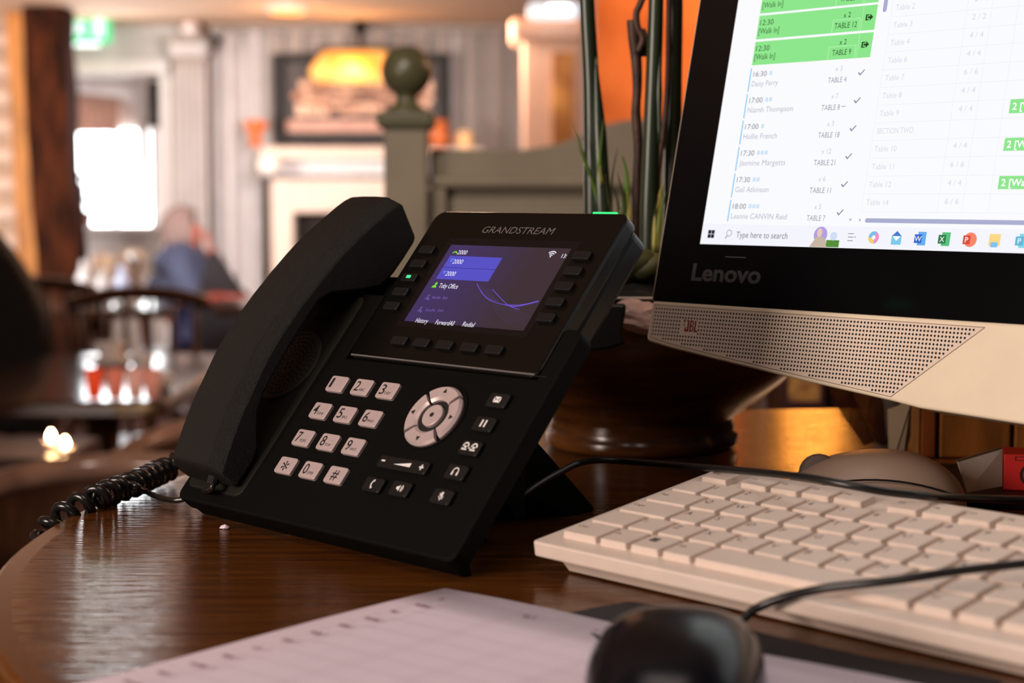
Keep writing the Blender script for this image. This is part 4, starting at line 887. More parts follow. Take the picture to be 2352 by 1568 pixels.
for mir in (False, True):
    gp = [(SWm-x, y) for x, y in gpoly[::-1]] if mir else gpoly
    b = new_bm(); prism(b, gp, 0.3, 0.72); g_ = Q('speaker_grille', b, M_grille)
    b = new_bm()
    for i in range(len(gp)):
        (x1, y1), (x2, y2) = gp[i], gp[(i+1) % len(gp)]; d = Vector((x2-x1, y2-y1, 0)).normalized(); n_ = Vector((-d.y, d.x, 0))*.17
        quad(b, [(x1+n_.x, y1+n_.y, .76), (x2+n_.x, y2+n_.y, .76), (x2-n_.x, y2-n_.y, .76), (x1-n_.x, y1-n_.y, .76)])
    Q('grille_seam', b, mat('seam_shadow', S(120, 100, 88), .8, noise=.05), g_)
    b = new_bm(); pit = 2.2
    for iy in range(20):
        for ix in range(106):
            x = -25.4 + ix*pit; y = -39.8 - iy*pit + 0.0
            if mir: x = SWm - x
            if not mir and -4.5 < x < 9.5 and -53.6 < y < -44.2: continue
            if inpoly(x, y, gp): disc(b, x, y, .78, .66, 8)
    o = Q('speaker_holes', b, M_gap, g_); o['kind'] = 'stuff'
b = new_bm(); zj = .80
# condensed block letters J, B, L with the small exclamation mark before them
rect(b, 0.9, 2.1, -51.0, -45.4, zj); rect(b, -1.0, 2.1, -52.1, -51.0, zj); rect(b, -1.0, .1, -51.0, -49.6, zj); rect(b, 0.0, 0.9, -46.2, -45.4, zj)
rect(b, 2.7, 3.8, -52.1, -45.4, zj); rect(b, 3.8, 5.0, -46.3, -45.4, zj); rect(b, 3.8, 5.0, -49.2, -48.3, zj); rect(b, 3.8, 5.0, -52.1, -51.2, zj); rect(b, 4.7, 5.6, -48.5, -46.0, zj); rect(b, 4.8, 5.8, -51.6, -49.0, zj)
rect(b, 6.3, 7.4, -52.1, -45.4, zj); rect(b, 7.4, 9.0, -52.1, -51.1, zj)
b.faces.new([b.verts.new(p) for p in ((-2.6, -45.2, zj), (-.9, -45.2, zj), (-1.6, -47.6, zj))]); rect(b, -2.1, -1.2, -48.9, -48.0, zj)
Q('speaker_logo', b, mat('red_brown_logo', S(124, 14, 8), .5, noise=.05), ch_)
b = new_bm()
for i in range(14): rect(b, 168+8.2*i, 174+8.2*i, 0, 1.2, 0)
b.transform(T(0, -84.2, -6) @ Matrix.Rotation(R(90), 4, 'X')); Q('vent_slots', b, M_gap, ch_)
b = new_bm(); text(b, 'Lenovo', -2.6, -21.5, .06, h=9.6, w=51.5, bold=.028); Q('maker_logo', b, mat('dim_grey_logo', (.018, .0165, .018, 1), .6, noise=.05))
b = new_bm(); rslab(b, 20.5, 36, -7.3, -6.9, -.05, .06, .15); Q('sensor_slot', b, mat('sensor_grey', (.06, .07, .07, 1), .4, noise=.05))
# monitor foot (behind and below)
b = new_bm(); c_ = MO + MX*(SWm/2*KM) - MB_*0.0
nb = MB_*0.10
tube(b, [c_ + MB_*.03 + Vector((0, 0, .03)), c_ + MB_*.09 - Vector((0, 0, .05)), Vector((c_.x, c_.y, TZ+.01)) + MB_*.11], .022, 12)
o = link('stand_neck', b, M_cream, smooth=True); o.parent = mo; o.matrix_parent_inverse = mo.matrix_world.inverted()
b = new_bm(); prism(b, rrect(-.075, .075, -.03, .12, .03, 5), 0, .010); b.transform(T(c_.x+nb.x*.6, c_.y+nb.y*.6, TZ+.0005) @ Matrix.Rotation(-PSm, 4, 'Z'))
o = link('stand_foot', b, M_cream, bevel=.003); o.parent = mo; o.matrix_parent_inverse = mo.matrix_world.inverted()
# screen and its user interface
E_scr = emis('screen_white', (.965, .972, 1.0, 1), 0.98)
b = new_bm(); box(b, 0, SWm, 0, SHm, .0, .08); ms = Q('screen', b, E_scr)
def UI(name, draw, color, strength=1.0):
    b = new_bm(); draw(b); return Q(name, b, emis('ui_' + name, color, strength), ms)
z1, z2, z3 = .12, .16, .20
rows_g = [(106.1, 120.1, 'TABLE 9'), (121.5, 135.7, 'TABLE 12'), (137.0, 151.2, 'TABLE 4')]
for y0, y1, _ in rows_g: UI('green_booking_row', lambda b: rect(b, 18.1, 100.9, y0, y1, z1), S(140, 232, 140), .97)
for y0, y1 in ((71.5, 78.8), (52.1, 58.8), (32.4, 39.2)): UI('green_walk_in_tile', lambda b: rect(b, 191.6, 260, y0, y1, z1), S(140, 232, 140), .97)
def d_greenline(b):
    for y0, y1, _ in rows_g:
        rect(b, 72.0, 72.35, y0+.3, y0+7.4, z2); rect(b, 90.3, 90.65, y0+.3, y0+7.4, z2); rect(b, 72.0, 90.65, y0+7.2, y0+7.5, z2); rect(b, 91.7, 91.95, y0+.2, y1-.2, z2)
UI('pale_green_outlines', d_greenline, S(190, 245, 190))
def d_icon(b, y0):
    rect(b, 94.0, 95.0, y0+5.6, y0+9.0, z2); rect(b, 94.0, 96.4, y0+8.4, y0+9.0, z2); rect(b, 94.0, 96.4, y0+5.6, y0+6.2, z2); rect(b, 95.4, 97.2, y0+6.7, y0+7.9, z2)
    b.faces.new([b.verts.new(p) for p in ((96.9, y0+5.3, z2), (99.0, y0+7.3, z2), (96.9, y0+9.3, z2))])
for y0, y1, t in rows_g:
    UI('dark_green_text', lambda b: text(b, '12:30', 19.5, y0+8.3, z2, h=3.2, w=9.8), S(22, 64, 26)); UI('dark_green_text', lambda b: text(b, '[Walk In]', 19.3, y0+3.2, z2, h=3.3, w=15.0), S(22, 64, 26))
    UI('dark_green_text', lambda b: text(b, 'x 2', 78.8, y0+8.4, z2, h=3.0, w=4.8), S(22, 64, 26)); UI('dark_green_text', lambda b: text(b, t, 81.2, y0+2.4, z2, h=3.2, w=12.8 if len(t) == 7 else 15.2, align='C'), S(22, 64, 26))
    UI('exit_arrow_icon', lambda b: d_icon(b, y0), S(22, 64, 26))
rowsb = [('16:30', 'Daisy Perry', 'x 3', 'TABLE 4', 19.3), ('17:00', 'Niamh Thompson', 'x 7', 'TABLE 8', 33.0), ('17:00', 'Hollie French', 'x 3', 'TABLE 18', 24.5), ('17:30', 'Jasmine Margetts', 'x 12', 'TABLE 21', 33.5), ('17:30', 'Gail Atkinson', 'x 6', 'TABLE 11', 24.5), ('18:00', 'Leanne CANVIN Reid', 'x 5', 'TABLE 7', 40.5)]
RP = 15.62
def d_bars(b):
    for i in range(6): rect(b, 17.9, 18.6, 90.3 - RP*i - (0 if i < 5 else -1.5), 104.5 - RP*i, z1)
UI('blue_row_bars', d_bars, S(88, 186, 240))
def d_times(b):
    for i, r_ in enumerate(rowsb):
        text(b, r_[0], 20.4, 99.2-RP*i, z1, h=3.1, w=9.8); 
UI('grey_times', d_times, S(120, 122, 140))
def d_names(b):
    for i, r_ in enumerate(rowsb): text(b, r_[1], 20.3, 93.4-RP*i, z1, h=3.2, w=r_[4])
UI('pale_names', d_names, S(180, 182, 202))
def d_xn(b):
    for i, r_ in enumerate(rowsb): text(b, r_[2], 81.2, 99.4-RP*i, z1, h=2.9, w=4.6 if len(r_[2]) < 4 else 6.6, align='C')
UI('pale_counts', d_xn, S(200, 202, 216))
def d_tabs(b):
    for i, r_ in enumerate(rowsb): text(b, r_[3], 81.1 - (1.6 if i == 1 else 0), 92.9-RP*i, z1, h=3.1, w=12.6 if len(r_[3]) == 7 else 14.6, align='C')
    for k in range(3): rect(b, 87.0+.95*k, 87.6+.95*k, 78.7, 79.4, z1)
UI('grey_table_names', d_tabs, S(150, 152, 172))
def d_chk(b):
    for i in range(6):
        cx, cy = 96.6, 97.6-RP*i
        quad(b, [(cx-2.1, cy-.1, z1), (cx-1.5, cy+.5, z1), (cx-.5, cy-.6, z1), (cx-.5, cy-1.7, z1)]); quad(b, [(cx-.5, cy-1.7, z1), (cx-.5, cy-.6, z1), (cx+1.8, cy+1.9, z1), (cx+2.3, cy+1.4, z1)])
UI('slate_ticks', d_chk, S(140, 144, 166))
def d_ric(b):
    for i, n_ in enumerate((1, 2, 1, 3, 2, 3)):
        for k in range(n_): rect(b, 32.2+2.8*k, 34.3+2.8*k, 99.6-RP*i, 102.0-RP*i, z1)
UI('pale_blue_icons', d_ric, S(205, 226, 246))
def d_grid(b):
    for k in range(14):
        y = 127.7 - 9.78*k
        if y > 20: rect(b, 111, 300, y-.1, y+.1, z1)
    for x in (110.6, 158.0, 172.8, 188): rect(b, x-.1, x+.1, 20, 150, z1)
UI('grid_lines', d_grid, S(232, 233, 242))
def d_tl(b, only, cap_):
    names = ['Table 2', 'Table 3', 'Table 4', 'Table 6', 'Table 7', 'Table 8', 'Table 9', 'SECTION TWO', 'Table 10', 'Table 11', 'Table 12', 'Table 14']; cap = ['2 / 2', '2 / 2', '4 / 4', '4 / 4', '6 / 6', '4 / 4', '4 / 4', '', '4 / 4', '6 / 6', '4 / 4', '6 / 6']
    for k, (n_, c_) in enumerate(zip(names, cap)):
        y = 131.4 - 9.78*k
        if k != only: continue
        if not cap_: text(b, n_, 113.0, y, z1, h=3.1, w=23 if k == 7 else (12.2 if len(n_) == 7 else 14.2))
        if c_ and cap_: text(b, c_, 166, y+.8, z1, h=3.0, w=8.2, align='C')
for kk in range(12):
    UI('faint_table_name', lambda b: d_tl(b, kk, False), S(216, 218, 230))
    if kk != 7: UI('faint_table_size', lambda b: d_tl(b, kk, True), S(216, 218, 230))
def d_walk(b):
    for y in (73.3, 53.7, 34.0): text(b, '2 [Walk In]', 193.2, y, z2, h=3.6, w=24, bold=.02)
UI('white_walk_in_text', d_walk, (1, 1, 1, 1))
UI('scroll_bar', lambda b: rslab(b, 104.6, 107.2, 131, 152, z1, z1+.02, 1.2), S(168, 172, 206)); UI('scroll_bar', lambda b: rslab(b, 114.0, 300, 14.2, 16.6, z1, z1+.02, 1.1), S(168, 172, 206))
def d_scroll(b):
    b.faces.new([b.verts.new(p) for p in ((103.4, 16.2, z1), (104.4, 14.8, z1), (105.4, 16.2, z1))]); b.faces.new([b.verts.new(p) for p in ((111, 16.6, z1), (109.8, 15.6, z1), (111, 14.6, z1))])
UI('scroll_arrows', d_scroll, S(168, 172, 206))
def d_task(b): rect(b, 0, SWm, 0, 12.0, z1)
UI('task_bar', d_task, S(243, 244, 252), 1.0)
def d_start(b):
    for x in (5.0, 7.55):
        for y in (3.7, 6.15): quad(b, [(x, y, z2), (x+2.3, y, z2), (x+2.3, y+2.2, z2), (x, y+2.2, z2)])
UI('start_icon', d_start, S(18, 18, 34))
def d_search(b):
    disc(b, 20.9, 6.8, z2, 2.0, 16, 1.65); quad(b, [(18.3, 3.9, z2), (18.7, 3.5, z2), (19.8, 5.0, z2), (19.4, 5.3, z2)])
    for k in range(3): rect(b, 104.4, 108.0, 4.0+1.9*k, 4.35+1.9*k, z2)
    rect(b, 108.8, 109.4, 5.8, 6.4, z2)
UI('search_text', d_search, S(112, 112, 122)); UI('search_text', lambda b: text(b, 'Type here to search', 26.4, 4.3, z2, h=3.5, w=37.0), S(112, 112, 122))
UI('purple_glow', lambda b: disc(b, 86, 7.0, z2, 4.6, 16), S(176, 158, 226)); UI('green_block', lambda b: rect(b, 90.5, 99.2, .3, 4.2, z2), S(80, 140, 50)); UI('pale_globe', lambda b: disc(b, 95, 6.4, z3, 2.4, 14), S(206, 220, 244))
UI('figure_coat', lambda b: b.faces.new([b.verts.new(p) for p in ((79.4, .1, z3), (91, .1, z3), (90, 4.4, z3), (87.4, 6.0, z3), (83.4, 5.6, z3))]), S(198, 180, 160)); UI('figure_head', lambda b: lathe(b, [(2.0, z3+.04), (.01, z3+.05)], 14, (85.3, 8.2, 0), False, .85, 1.25), S(232, 200, 180))
UI('folded_ribbon_icon', lambda b: disc(b, 121.2, 6.2, z2, 3.4, 16, 1.2), S(120, 190, 235)); UI('ribbon_pink', lambda b: disc(b, 121.2, 6.2, z3, 3.4, 8, 1.2, -70, 60), S(240, 140, 200)); UI('ribbon_yellow', lambda b: disc(b, 121.2, 6.2, z3, 3.4, 8, 1.2, 180, 280), S(240, 205, 110))
def d_mail(b): rect(b, 132.6, 138.8, 2.6, 7.4, z2)
UI('mail_icon', d_mail, S(120, 200, 235)); UI('mail_flap', lambda b: b.faces.new([b.verts.new(p) for p in ((132.6, 7.2, z3), (138.8, 7.2, z3), (135.7, 10.0, z3))]), S(60, 120, 205)); UI('mail_letter', lambda b: b.faces.new([b.verts.new(p) for p in ((133.2, 7.2, z3+.02), (138.2, 7.2, z3+.02), (135.7, 4.6, z3+.02))]), (1, 1, 1, 1))
def app(name, cx, c1, c2_, ch):
    UI(name + '_page', lambda b: rect(b, cx-1.6, cx+3.4, 2.6, 9.8, z2), c1); UI(name + '_tile', lambda b: rect(b, cx-3.6, cx+.9, 3.8, 8.4, z3), c2_); UI(name + '_letter', lambda b: text(b, ch, cx-1.35, 4.7, z3+.03, h=2.8, align='C'), (1, 1, 1, 1))
app('blue_document_icon', 150.4, S(96, 170, 240), S(40, 96, 200), 'W'); app('green_sheet_icon', 164.9, S(80, 190, 120), S(20, 120, 66), 'X')
UI('red_round_icon', lambda b: disc(b, 180.2, 6.2, z2, 3.8, 20), S(245, 130, 100)); UI('red_tile', lambda b: rect(b, 176.0, 180.2, 3.8, 8.4, z3), S(214, 70, 50)); UI('red_letter', lambda b: text(b, 'P', 178.1, 4.7, z3+.03, h=2.8, align='C'), (1, 1, 1, 1))
UI('folder_icon', lambda b: rect(b, 191, 197.4, 3.2, 9.4, z2), S(250, 214, 130)); UI('folder_clip', lambda b: rect(b, 192.2, 196.2, 2.6, 5.2, z3), S(120, 190, 240)); app('teal_icon', 209.5, S(130, 210, 230), S(90, 180, 215), 'P')

# ================================================================== KEYBOARD
PK, SK = R(47.2557), R(8.343)
KX = Vector((math.cos(PK), -math.sin(PK), 0)); KB = Vector((math.sin(PK), math.cos(PK), 0)); KV = KB*math.cos(SK) + Vector((0, 0, 1))*math.sin(SK); KN = KX.cross(KV)
KO = Vector((.023, .8013, HC - .160))
kb = empty('keyboard', frame(KO, KX, KV, KN)); tag(kb, 'white wired computer keyboard in front of the computer', 'keyboard')
def KP(name, bm, m, parent=kb, **k):
    bm.transform(Matrix.Scale(mm, 4)); return link(name, bm, m, parent, **k)
KL = 438
b = new_bm(); prism(b, rrect(-9, KL, -11, 126, 2.5, 3), -11, -3.4); KP('case_top', b, M_white, bevel=1.0*mm)
b = new_bm()
# wedge base, flat underside lying near the table
def ktz(u, v, w): return (KO + KX*u*mm + KV*v*mm + KN*w*mm)
def wdown(v, z):      # w for a given height above table
    return ((TZ + z - KO.z)/mm - v*math.sin(SK))/math.cos(SK)
pv = [(-3, -11), (4, wdown(4, .0012)), (60, wdown(60, .0012) if wdown(60, .0012) > -40 else -40), (118, -20), (118, -11)]
Mvw = Matrix(((0,0,1,0),(1,0,0,0),(0,1,0,0),(0,0,0,1)))
prism(b, pv, -1, KL-8, 1.0, Mvw); KP('case_base', b, M_white)
for u in (30, KL-45):
    b = new_bm(); wv_ = wdown(110, .0006); box(b, u, u+16, 106, 116, wv_+1.2, -18); KP('fold_foot', b, M_white, bevel=.8*mm)
KEYC = {}
def key(u, v, wu, du, legend=None):
    k = (round(wu, 1), round(du, 1))
    if k not in KEYC:
        me = bpy.data.meshes.new('key'); b = new_bm(); g = 1.25; x0, x1, y0, y1 = g, wu-g, 0, du-2*g
        p0 = rrect(x0, x1, y0, y1, .8, 1); p1 = rrect(x0+.4, x1-.4, y0+.2, y1-.4, 1.1, 2)
        p0 = rrect(x0, x1, y0, y1, .8, 2)
        A = [b.verts.new((x, y, -3.6)) for x, y in p0]; B_ = [b.verts.new((x, y, -.35)) for x, y in p1]; C = [b.verts.new((x, y, 0)) for x, y in rrect(x0+.8, x1-.8, y0+.6, y1-.8, 1.0, 2)]
        n_ = len(A)
        for a, c_ in ((A, B_), (B_, C)):
            for i in range(n_): b.faces.new([a[i], a[(i+1) % n_], c_[(i+1) % n_], c_[i]])
        b.faces.new(A[::-1]); b.faces.new(C); b.transform(Matrix.Scale(mm, 4)); bmesh.ops.recalc_face_normals(b, faces=b.faces[:]); b.to_mesh(me); b.free(); KEYC[k] = me
    o = link_mesh('key', KEYC[k], M_white, kb, T(u*mm, v*mm, 0))
    if legend:
        b = new_bm(); text(b, legend, 3.2, du*.46, .05, h=4.2 if len(legend) == 1 else 2.5); KP('legend', b, M_ink, o)
P_ = 19.05; RW = 19.3
def row(v, u0, items, du=RW):
    u = u0
    for wid, leg in items:
        if leg is not None: key(u, v, wid*P_, du, leg if leg else None)
        u += wid*P_
row(0, 0, [(1.28, 'Ctrl'), (1.02, 'Fn'), (1.03, None), (1.0, 'Alt'), (5.95, ''), (1.05, 'Alt'), (1.0, ''), (1.05, ''), (1.25, 'Ctrl')])
key(2.3*P_, 0, 1.03*P_, RW)
b = new_bm()
for x in (5, 7.4):
    for y in (8.6, 11.0): rect(b, 2.3*P_+x, 2.3*P_+x+2.1, y, y+2.1, .06)
KP('start_legend', b, M_print)
row(RW, 0, [(1.25, ''), (1, '\\')] + [(1, c_) for c_ in 'ZXCVBNM,./'] + [(2.35, '')])
row(2*RW, 0, [(1.74, 'Caps')] + [(1, c_) for c_ in "ASDFGHJKL;'#"] + [(.86, '')])
row(3*RW, 0, [(1.51, 'Tab')] + [(1, c_) for c_ in 'QWERTYUIOP[]'] + [(1.1, '')])
row(4*RW, 0, [(1, '')] + [(1, c_) for c_ in '1234567890-='] + [(1.6, '')])
row(5*RW+4, 0, [(1, 'Esc'), (.35, None)] + [(1, 'F%d' % i) for i in (1, 2, 3, 4)] + [(.6, None)] + [(1, 'F%d' % i) for i in (5, 6, 7, 8)] + [(.6, None)] + [(1, 'F%d' % i) for i in (9, 10, 11, 12)], 15.5)
U2 = 15.0*P_
for r_ in range(5):
    n0 = 3
    for k in range(3):
        if r_ == 1 and k != 1: continue
        if r_ == 2: continue
        key(U2 + k*P_, r_*RW, P_, RW, None)
for r_ in range(5):
    for k in range(4): key(U2 + 3.35*P_ + k*P_, r_*RW, P_, RW, '789'[k] if r_ == 3 and k < 3 else ('456'[k] if r_ == 2 and k < 3 else ('123'[k] if r_ == 1 and k < 3 else None)))

# ================================================================== SMALL DESK THINGS
def cable(name, pts, r_, label, m=M_cable, cat='cable'):
    b = new_bm(); tube(b, spline(pts, 8), r_, 8); return tag(link(name, b, m, smooth=True), label, cat)
cable('keyboard_cable', [at(1160, 1166, .905), at(1195, 1140, .905), at(1240, 1110, .915), at(1290, 1082, .93), at(1330, 1063, .94), at(1380, 1056, .94), at(1450, 1060, .935), at(1550, 1068, .905), at(1650, 1076, .870), at(1760, 1086, .832), at(1860, 1097, .803), at(1950, 1114, .787), at(2040, 1130, .785), at(2140, 1139, .79), at(2300, 1146, .83), at(2500, 1150, .84)], .0019, 'thin black cable running from the phone stand along the back of the keyboard')
# paper sheet
d1 = Vector((-.63, -.777, 0)).normalized(); d2 = Vector((.739, -.674, 0)).normalized()
pc = tab(1022, 1357)
pa = empty('paper_sheet', frame(Vector((pc.x, pc.y, TZ+.0014)), d2, -d1, Vector((0, 0, 1)))); tag(pa, 'white printed sheet of paper lying nearest the camera', 'paper')
b = new_bm(); nseg = 10
vs = [[b.verts.new((.32*i/nseg, -.23*j/6, .0006*math.sin(i*1.1+j))) for j in range(7)] for i in range(nseg+1)]
for i in range(nseg):
    for j in range(6): b.faces.new([vs[i][j], vs[i+1][j], vs[i+1][j+1], vs[i][j+1]])
o = link('sheet', b, M_paper, pa, smooth=True); sm = o.modifiers.new('solid', 'SOLIDIFY'); sm.thickness = .0003
b = new_bm()
for k in range(14):
    y = -.012 - .0155*k
    rect(b, .012, .30, y, y+.0003, .0011)
for x in (.012, .024, .058, .092, .126, .30): rect(b, x, x+.0003, -.22, -.012, .0011)
link('ruled_lines', b, M_inkl, pa)
rnd = random.Random(3)
for k in range(13):
    b = new_bm(); y = -.018 - .0155*k; x = .0145
    for j in range(rnd.choice((1, 2, 3))):
        w_ = rnd.uniform(.0015, .003); rect(b, x, x+w_, y-.002, y+rnd.uniform(0, .0015), .0012); x += w_+.0006
    link('printed_mark', b, M_mark, pa)
b = new_bm(); rect(b, .062, .066, -.0185, -.0165, .0012); rect(b, .0675, .069, -.0185, -.016, .0012); rect(b, .10, .103, -.0185, -.017, .0012)
link('printed_mark', b, M_mark, pa)
# mouse mat
mp_ = [tab(1306, 1412), tab(1380, 1398), tab(1445, 1387), tab(1530, 1398), tab(1760, 1462), tab(2000, 1515), tab(2300, 1568), tab(2330, 1700), tab(1700, 1800), tab(1400, 1500)]
b = new_bm(); prism(b, [(p.x, p.y) for p in mp_], TZ+.0003, TZ+.0011); tag(link('mouse_mat', b, M_mat), 'dark mouse mat showing between the keyboard and the paper', 'mat')
# black mouse
def mouse(name, c, rz, L_, W_, H_, m, label, parts):
    e = empty(name, T(c.x, c.y, c.z) @ Matrix.Rotation(rz, 4, 'Z')); tag(e, label, 'mouse')
    b = new_bm(); n1, n2 = 24, 14; vs = []
    for j in range(n2+1):
        f = j/n2; phi = f*math.pi/2; row_ = []
        for i in range(n1):
            a = 2*math.pi*i/n1; ca, sa = math.cos(a), math.sin(a)
            sq = 1/((abs(ca)**2.6 + abs(sa)**2.6)**(1/2.6))
            rr = math.cos(phi)**.62 if j < n2 else 0.0
            y = L_/2*sq*sa*rr; x = W_/2*sq*ca*rr*(1 - .07*math.cos(a*2)*0)*(1-.10*(sa > 0)*sa)
            z = H_*math.sin(phi)**.8*(1 - .28*(y/(L_/2))**2 - .10*(y/(L_/2)))
            row_.append(b.verts.new((x, y, z + .001)))
        vs.append(row_)
    for a_, c_ in zip(vs[:-1], vs[1:]):
        for i in range(n1): b.faces.new([a_[i], a_[(i+1) % n1], c_[(i+1) % n1], c_[i]])
    b.faces.new(vs[0][::-1]); bmesh.ops.remove_doubles(b, verts=b.verts[:], dist=1e-6); link('shell', b, m, e, smooth=True)
    parts(e); return e
def bm_parts(e):
    b = new_bm(); lathe(b, [(.001, -.0035), (.010, -.0035), (.0115, -.002), (.0115, .002), (.010, .0035), (.001, .0035)], 20); b.transform(T(0, .030, .0125) @ Matrix.Rotation(R(90), 4, 'Y')); link('scroll_wheel', b, M_blacks, e, smooth=True)
cM = at(1562, 1600, .595); mouse('computer_mouse', Vector((cM.x, .605, TZ+.0018)), R(-12), .112, .064, .0285, M_mouseb, 'black wired computer mouse at the bottom edge of view', bm_parts)
cable('mouse_cable', [Vector((cM.x+.012, .658, TZ+.016)), at(1690, 1428, .685), at(1735, 1398, .69), at(1800, 1372, .685), at(1900, 1350, .672), at(2050, 1333, .66), at(2200, 1311, .66), at(2352, 1294, .66), at(2500, 1280, .66)], .00185, 'black mouse cable looping across the right of the keyboard')
# white mouse under the computer
M_mw = mat('grey_white_mouse_shell', S(178, 154, 136), .42, noise=.05)
def wm_parts(e):
    b = new_bm(); lathe(b, [(.001, -.003), (.010, -.003), (.0115, -.0015), (.0115, .0015), (.010, .003), (.001, .003)], 20); b.transform(T(0, .030, .0205) @ Matrix.Rotation(R(90), 4, 'Y')); link('scroll_wheel', b, mat('grey_wheel', S(120, 104, 92), .5, noise=.05), e, smooth=True)
    b = new_bm(); pts = [(-.0318*math.cos(0)*(1-.35*abs(t)**2.2), t*.05, .011 + .012*(1-t*t)) for t in [k/8 for k in range(-8, 7)]]; tube(b, pts, .0006, 6); link('side_seam', b, M_gap, e)
cW = at(2003, 1100, .965); mouse('computer_mouse', Vector((cW.x, .965, TZ+.0008)), R(82), .106, .060, .0335, M_mw, 'off-white computer mouse behind the keyboard under the screen', wm_parts)
# red and white box on a flat black pad
bxA, bxB = at(2303, 1072, 1.0), at(2208, 1090, 1.06)
ex_ = Vector((.97, -.24, 0)).normalized(); ey_ = Vector((-ex_.y, ex_.x, 0))
zb0 = at(2303, 1117, 1.0).z; zt0 = at(2303, 1031, 1.0).z
tr_ = empty('black_pad', frame(Vector((bxA.x, bxA.y, TZ)), ex_, ey_, Vector((0, 0, 1)))); tag(tr_, 'flat black pad under the red and white box', 'tray')
b = new_bm(); rslab(b, -.05, .066, -.03, .10, .0006, zb0-TZ-.0045, .006, .002); link('pad_body', b, M_black, tr_)
b = new_bm(); box(b, -.046, .062, -.026, .096, zb0-TZ-.0046, zb0-TZ-.0022); link('rim', b, M_blacks, tr_)
rb_ = empty('card_box', frame(Vector((bxA.x, bxA.y, zb0-.002)), ex_, ey_, Vector((0, 0, 1)))); tag(rb_, 'red and white cardboard box under the right of the computer', 'box')
hb = zt0 - zb0; M_red = mat('red_card', S(214, 36, 30), .5, noise=.05); M_wcard = mat('white_card', S(226, 218, 208), .6, noise=.05)
b = new_bm(); box(b, .0005, .062, 0, .03, 0, hb-.001); link('red_sleeve', b, M_red, rb_, bevel=.0006)
Mi_ = rb_.matrix_world.inverted(); fl_ = [Mi_ @ at(*q_) for q_ in ((2302, 1031, .999), (2302, 1116, .999), (2222, 1131, .985), (2200, 1061, .985))]
nf_ = (fl_[1]-fl_[0]).cross(fl_[3]-fl_[0]).normalized()
def flap(name, pts_, th_, m_):
    b = new_bm(); A_ = [b.verts.new(p) for p in pts_]; B_ = [b.verts.new(p + nf_*th_) for p in pts_]
    b.faces.new(A_); b.faces.new(B_[::-1])
    for k in range(4): b.faces.new([A_[k], A_[(k+1) % 4], B_[(k+1) % 4], B_[k]])
    link(name, b, m_, rb_)
flap('white_end_flap', fl_, .0009, M_wcard)
up_ = Vector((0, 0, .0012)); flap('flap_edge', [fl_[0]+up_, fl_[0], fl_[3], fl_[3]+up_], .0016, mat('brown_card_edge', S(110, 84, 62), .7, noise=.1))
b = new_bm(); disc(b, .0165, .0095, 0, .0068, 18, .0052, 40, 320); rect(b, .007, .030, .0178, .0182, 0); rect(b, .007, .030, .0200, .0204, 0); rect(b, .007, .0074, .0178, .0204, 0)
b.transform(T(0, -.0003, 0) @ Matrix.Rotation(R(90), 4, 'X')); link('box_print', b, M_print, rb_)
# wooden crate behind
Yc = 1.16
cr_ = thing('wooden_crate', (at(2200, 1000, Yc).x, Yc+.05, TZ), 'slatted wooden crate standing behind the computer', 'crate')
M_slat = [mat('lit_pine_slat', S(238, 186, 126), .5, noise=.3, nscale=18, stretch=(8, 8, 1)), mat('brown_pine_slat', S(170, 104, 62), .5, noise=.35, nscale=18, stretch=(8, 8, 1)), mat('olive_pine_slat', S(186, 130, 70), .5, noise=.35, nscale=14, stretch=(6, 6, 1))]  # slat tones raised in place of light missing on the crate
for (a, c_, k) in ((2086, 2126, 0), (2127, 2162, 1), (2172, 2336, 2), (2346, 2480, 2)):
    b = new_bm(); x0_, x1_ = at(a, 442, Yc).x, at(c_, 442, Yc).x; box(b, x0_, x1_, Yc, Yc+.012, TZ+.0005, TZ+.16); padd(cr_, 'slat', b, M_slat[k], bevel=.0012)
b = new_bm(); box(b, at(2084, 442, Yc).x, at(2480, 442, Yc).x, Yc+.0125, Yc+.09, TZ+.0005, TZ+.158); padd(cr_, 'crate_body', b, M_darkwood)
# grey leaflet, clear plastic holder, small framed card
b = new_bm(); q = [at(2040, 920, 1.13), at(2094, 900, 1.13), at(2092, 980, 1.13), at(2072, 1062, 1.10), at(2044, 1062, 1.10)]
vs = [b.verts.new(p) for p in q]; b.faces.new(vs)
bmesh.ops.translate(b, verts=b.verts[:], vec=(0, 0, TZ+.0012-min(v.co.z for v in b.verts)))
o = tag(link('grey_leaflet', b, mat('grey_leaflet_paper', S(132, 124, 116), .7, noise=.1)), 'grey folded leaflet leaning against the wooden crate', 'leaflet'); sm = o.modifiers.new('s', 'SOLIDIFY'); sm.thickness = .0008
b = new_bm(); ring_ = [(1892, 906), (1906, 888), (1960, 884), (2004, 905), (2030, 960), (2036, 1058), (2010, 1050), (1984, 1058), (1950, 1012), (1918, 962)]
cs_ = [b.verts.new(at(1955, 935, 1.185)), b.verts.new(at(1990, 1000, 1.19))]
rv_ = [b.verts.new(at(x, y, 1.20 + .012*((k*7) % 3 - 1))) for k, (x, y) in enumerate(ring_)]
for k in range(10):
    c_ = cs_[0] if k in (0, 1, 2, 8, 9) else cs_[1]
    b.faces.new([rv_[k], rv_[(k+1) % 10], c_])
b.faces.new([rv_[3], cs_[1], cs_[0]]); b.faces.new([rv_[8], cs_[0], cs_[1]])
bmesh.ops.translate(b, verts=b.verts[:], vec=(0, 0, TZ+.0012-min(v.co.z for v in b.verts)))
o = tag(link('plastic_sleeve', b, mat('pink_clear_plastic', S(206, 156, 134), .3, noise=.35, nscale=40, spec=.6, alpha=.7)), 'crinkled pinkish clear plastic sleeve between bowl and crate', 'sleeve'); sm = o.modifiers.new('s', 'SOLIDIFY'); sm.thickness = .0006
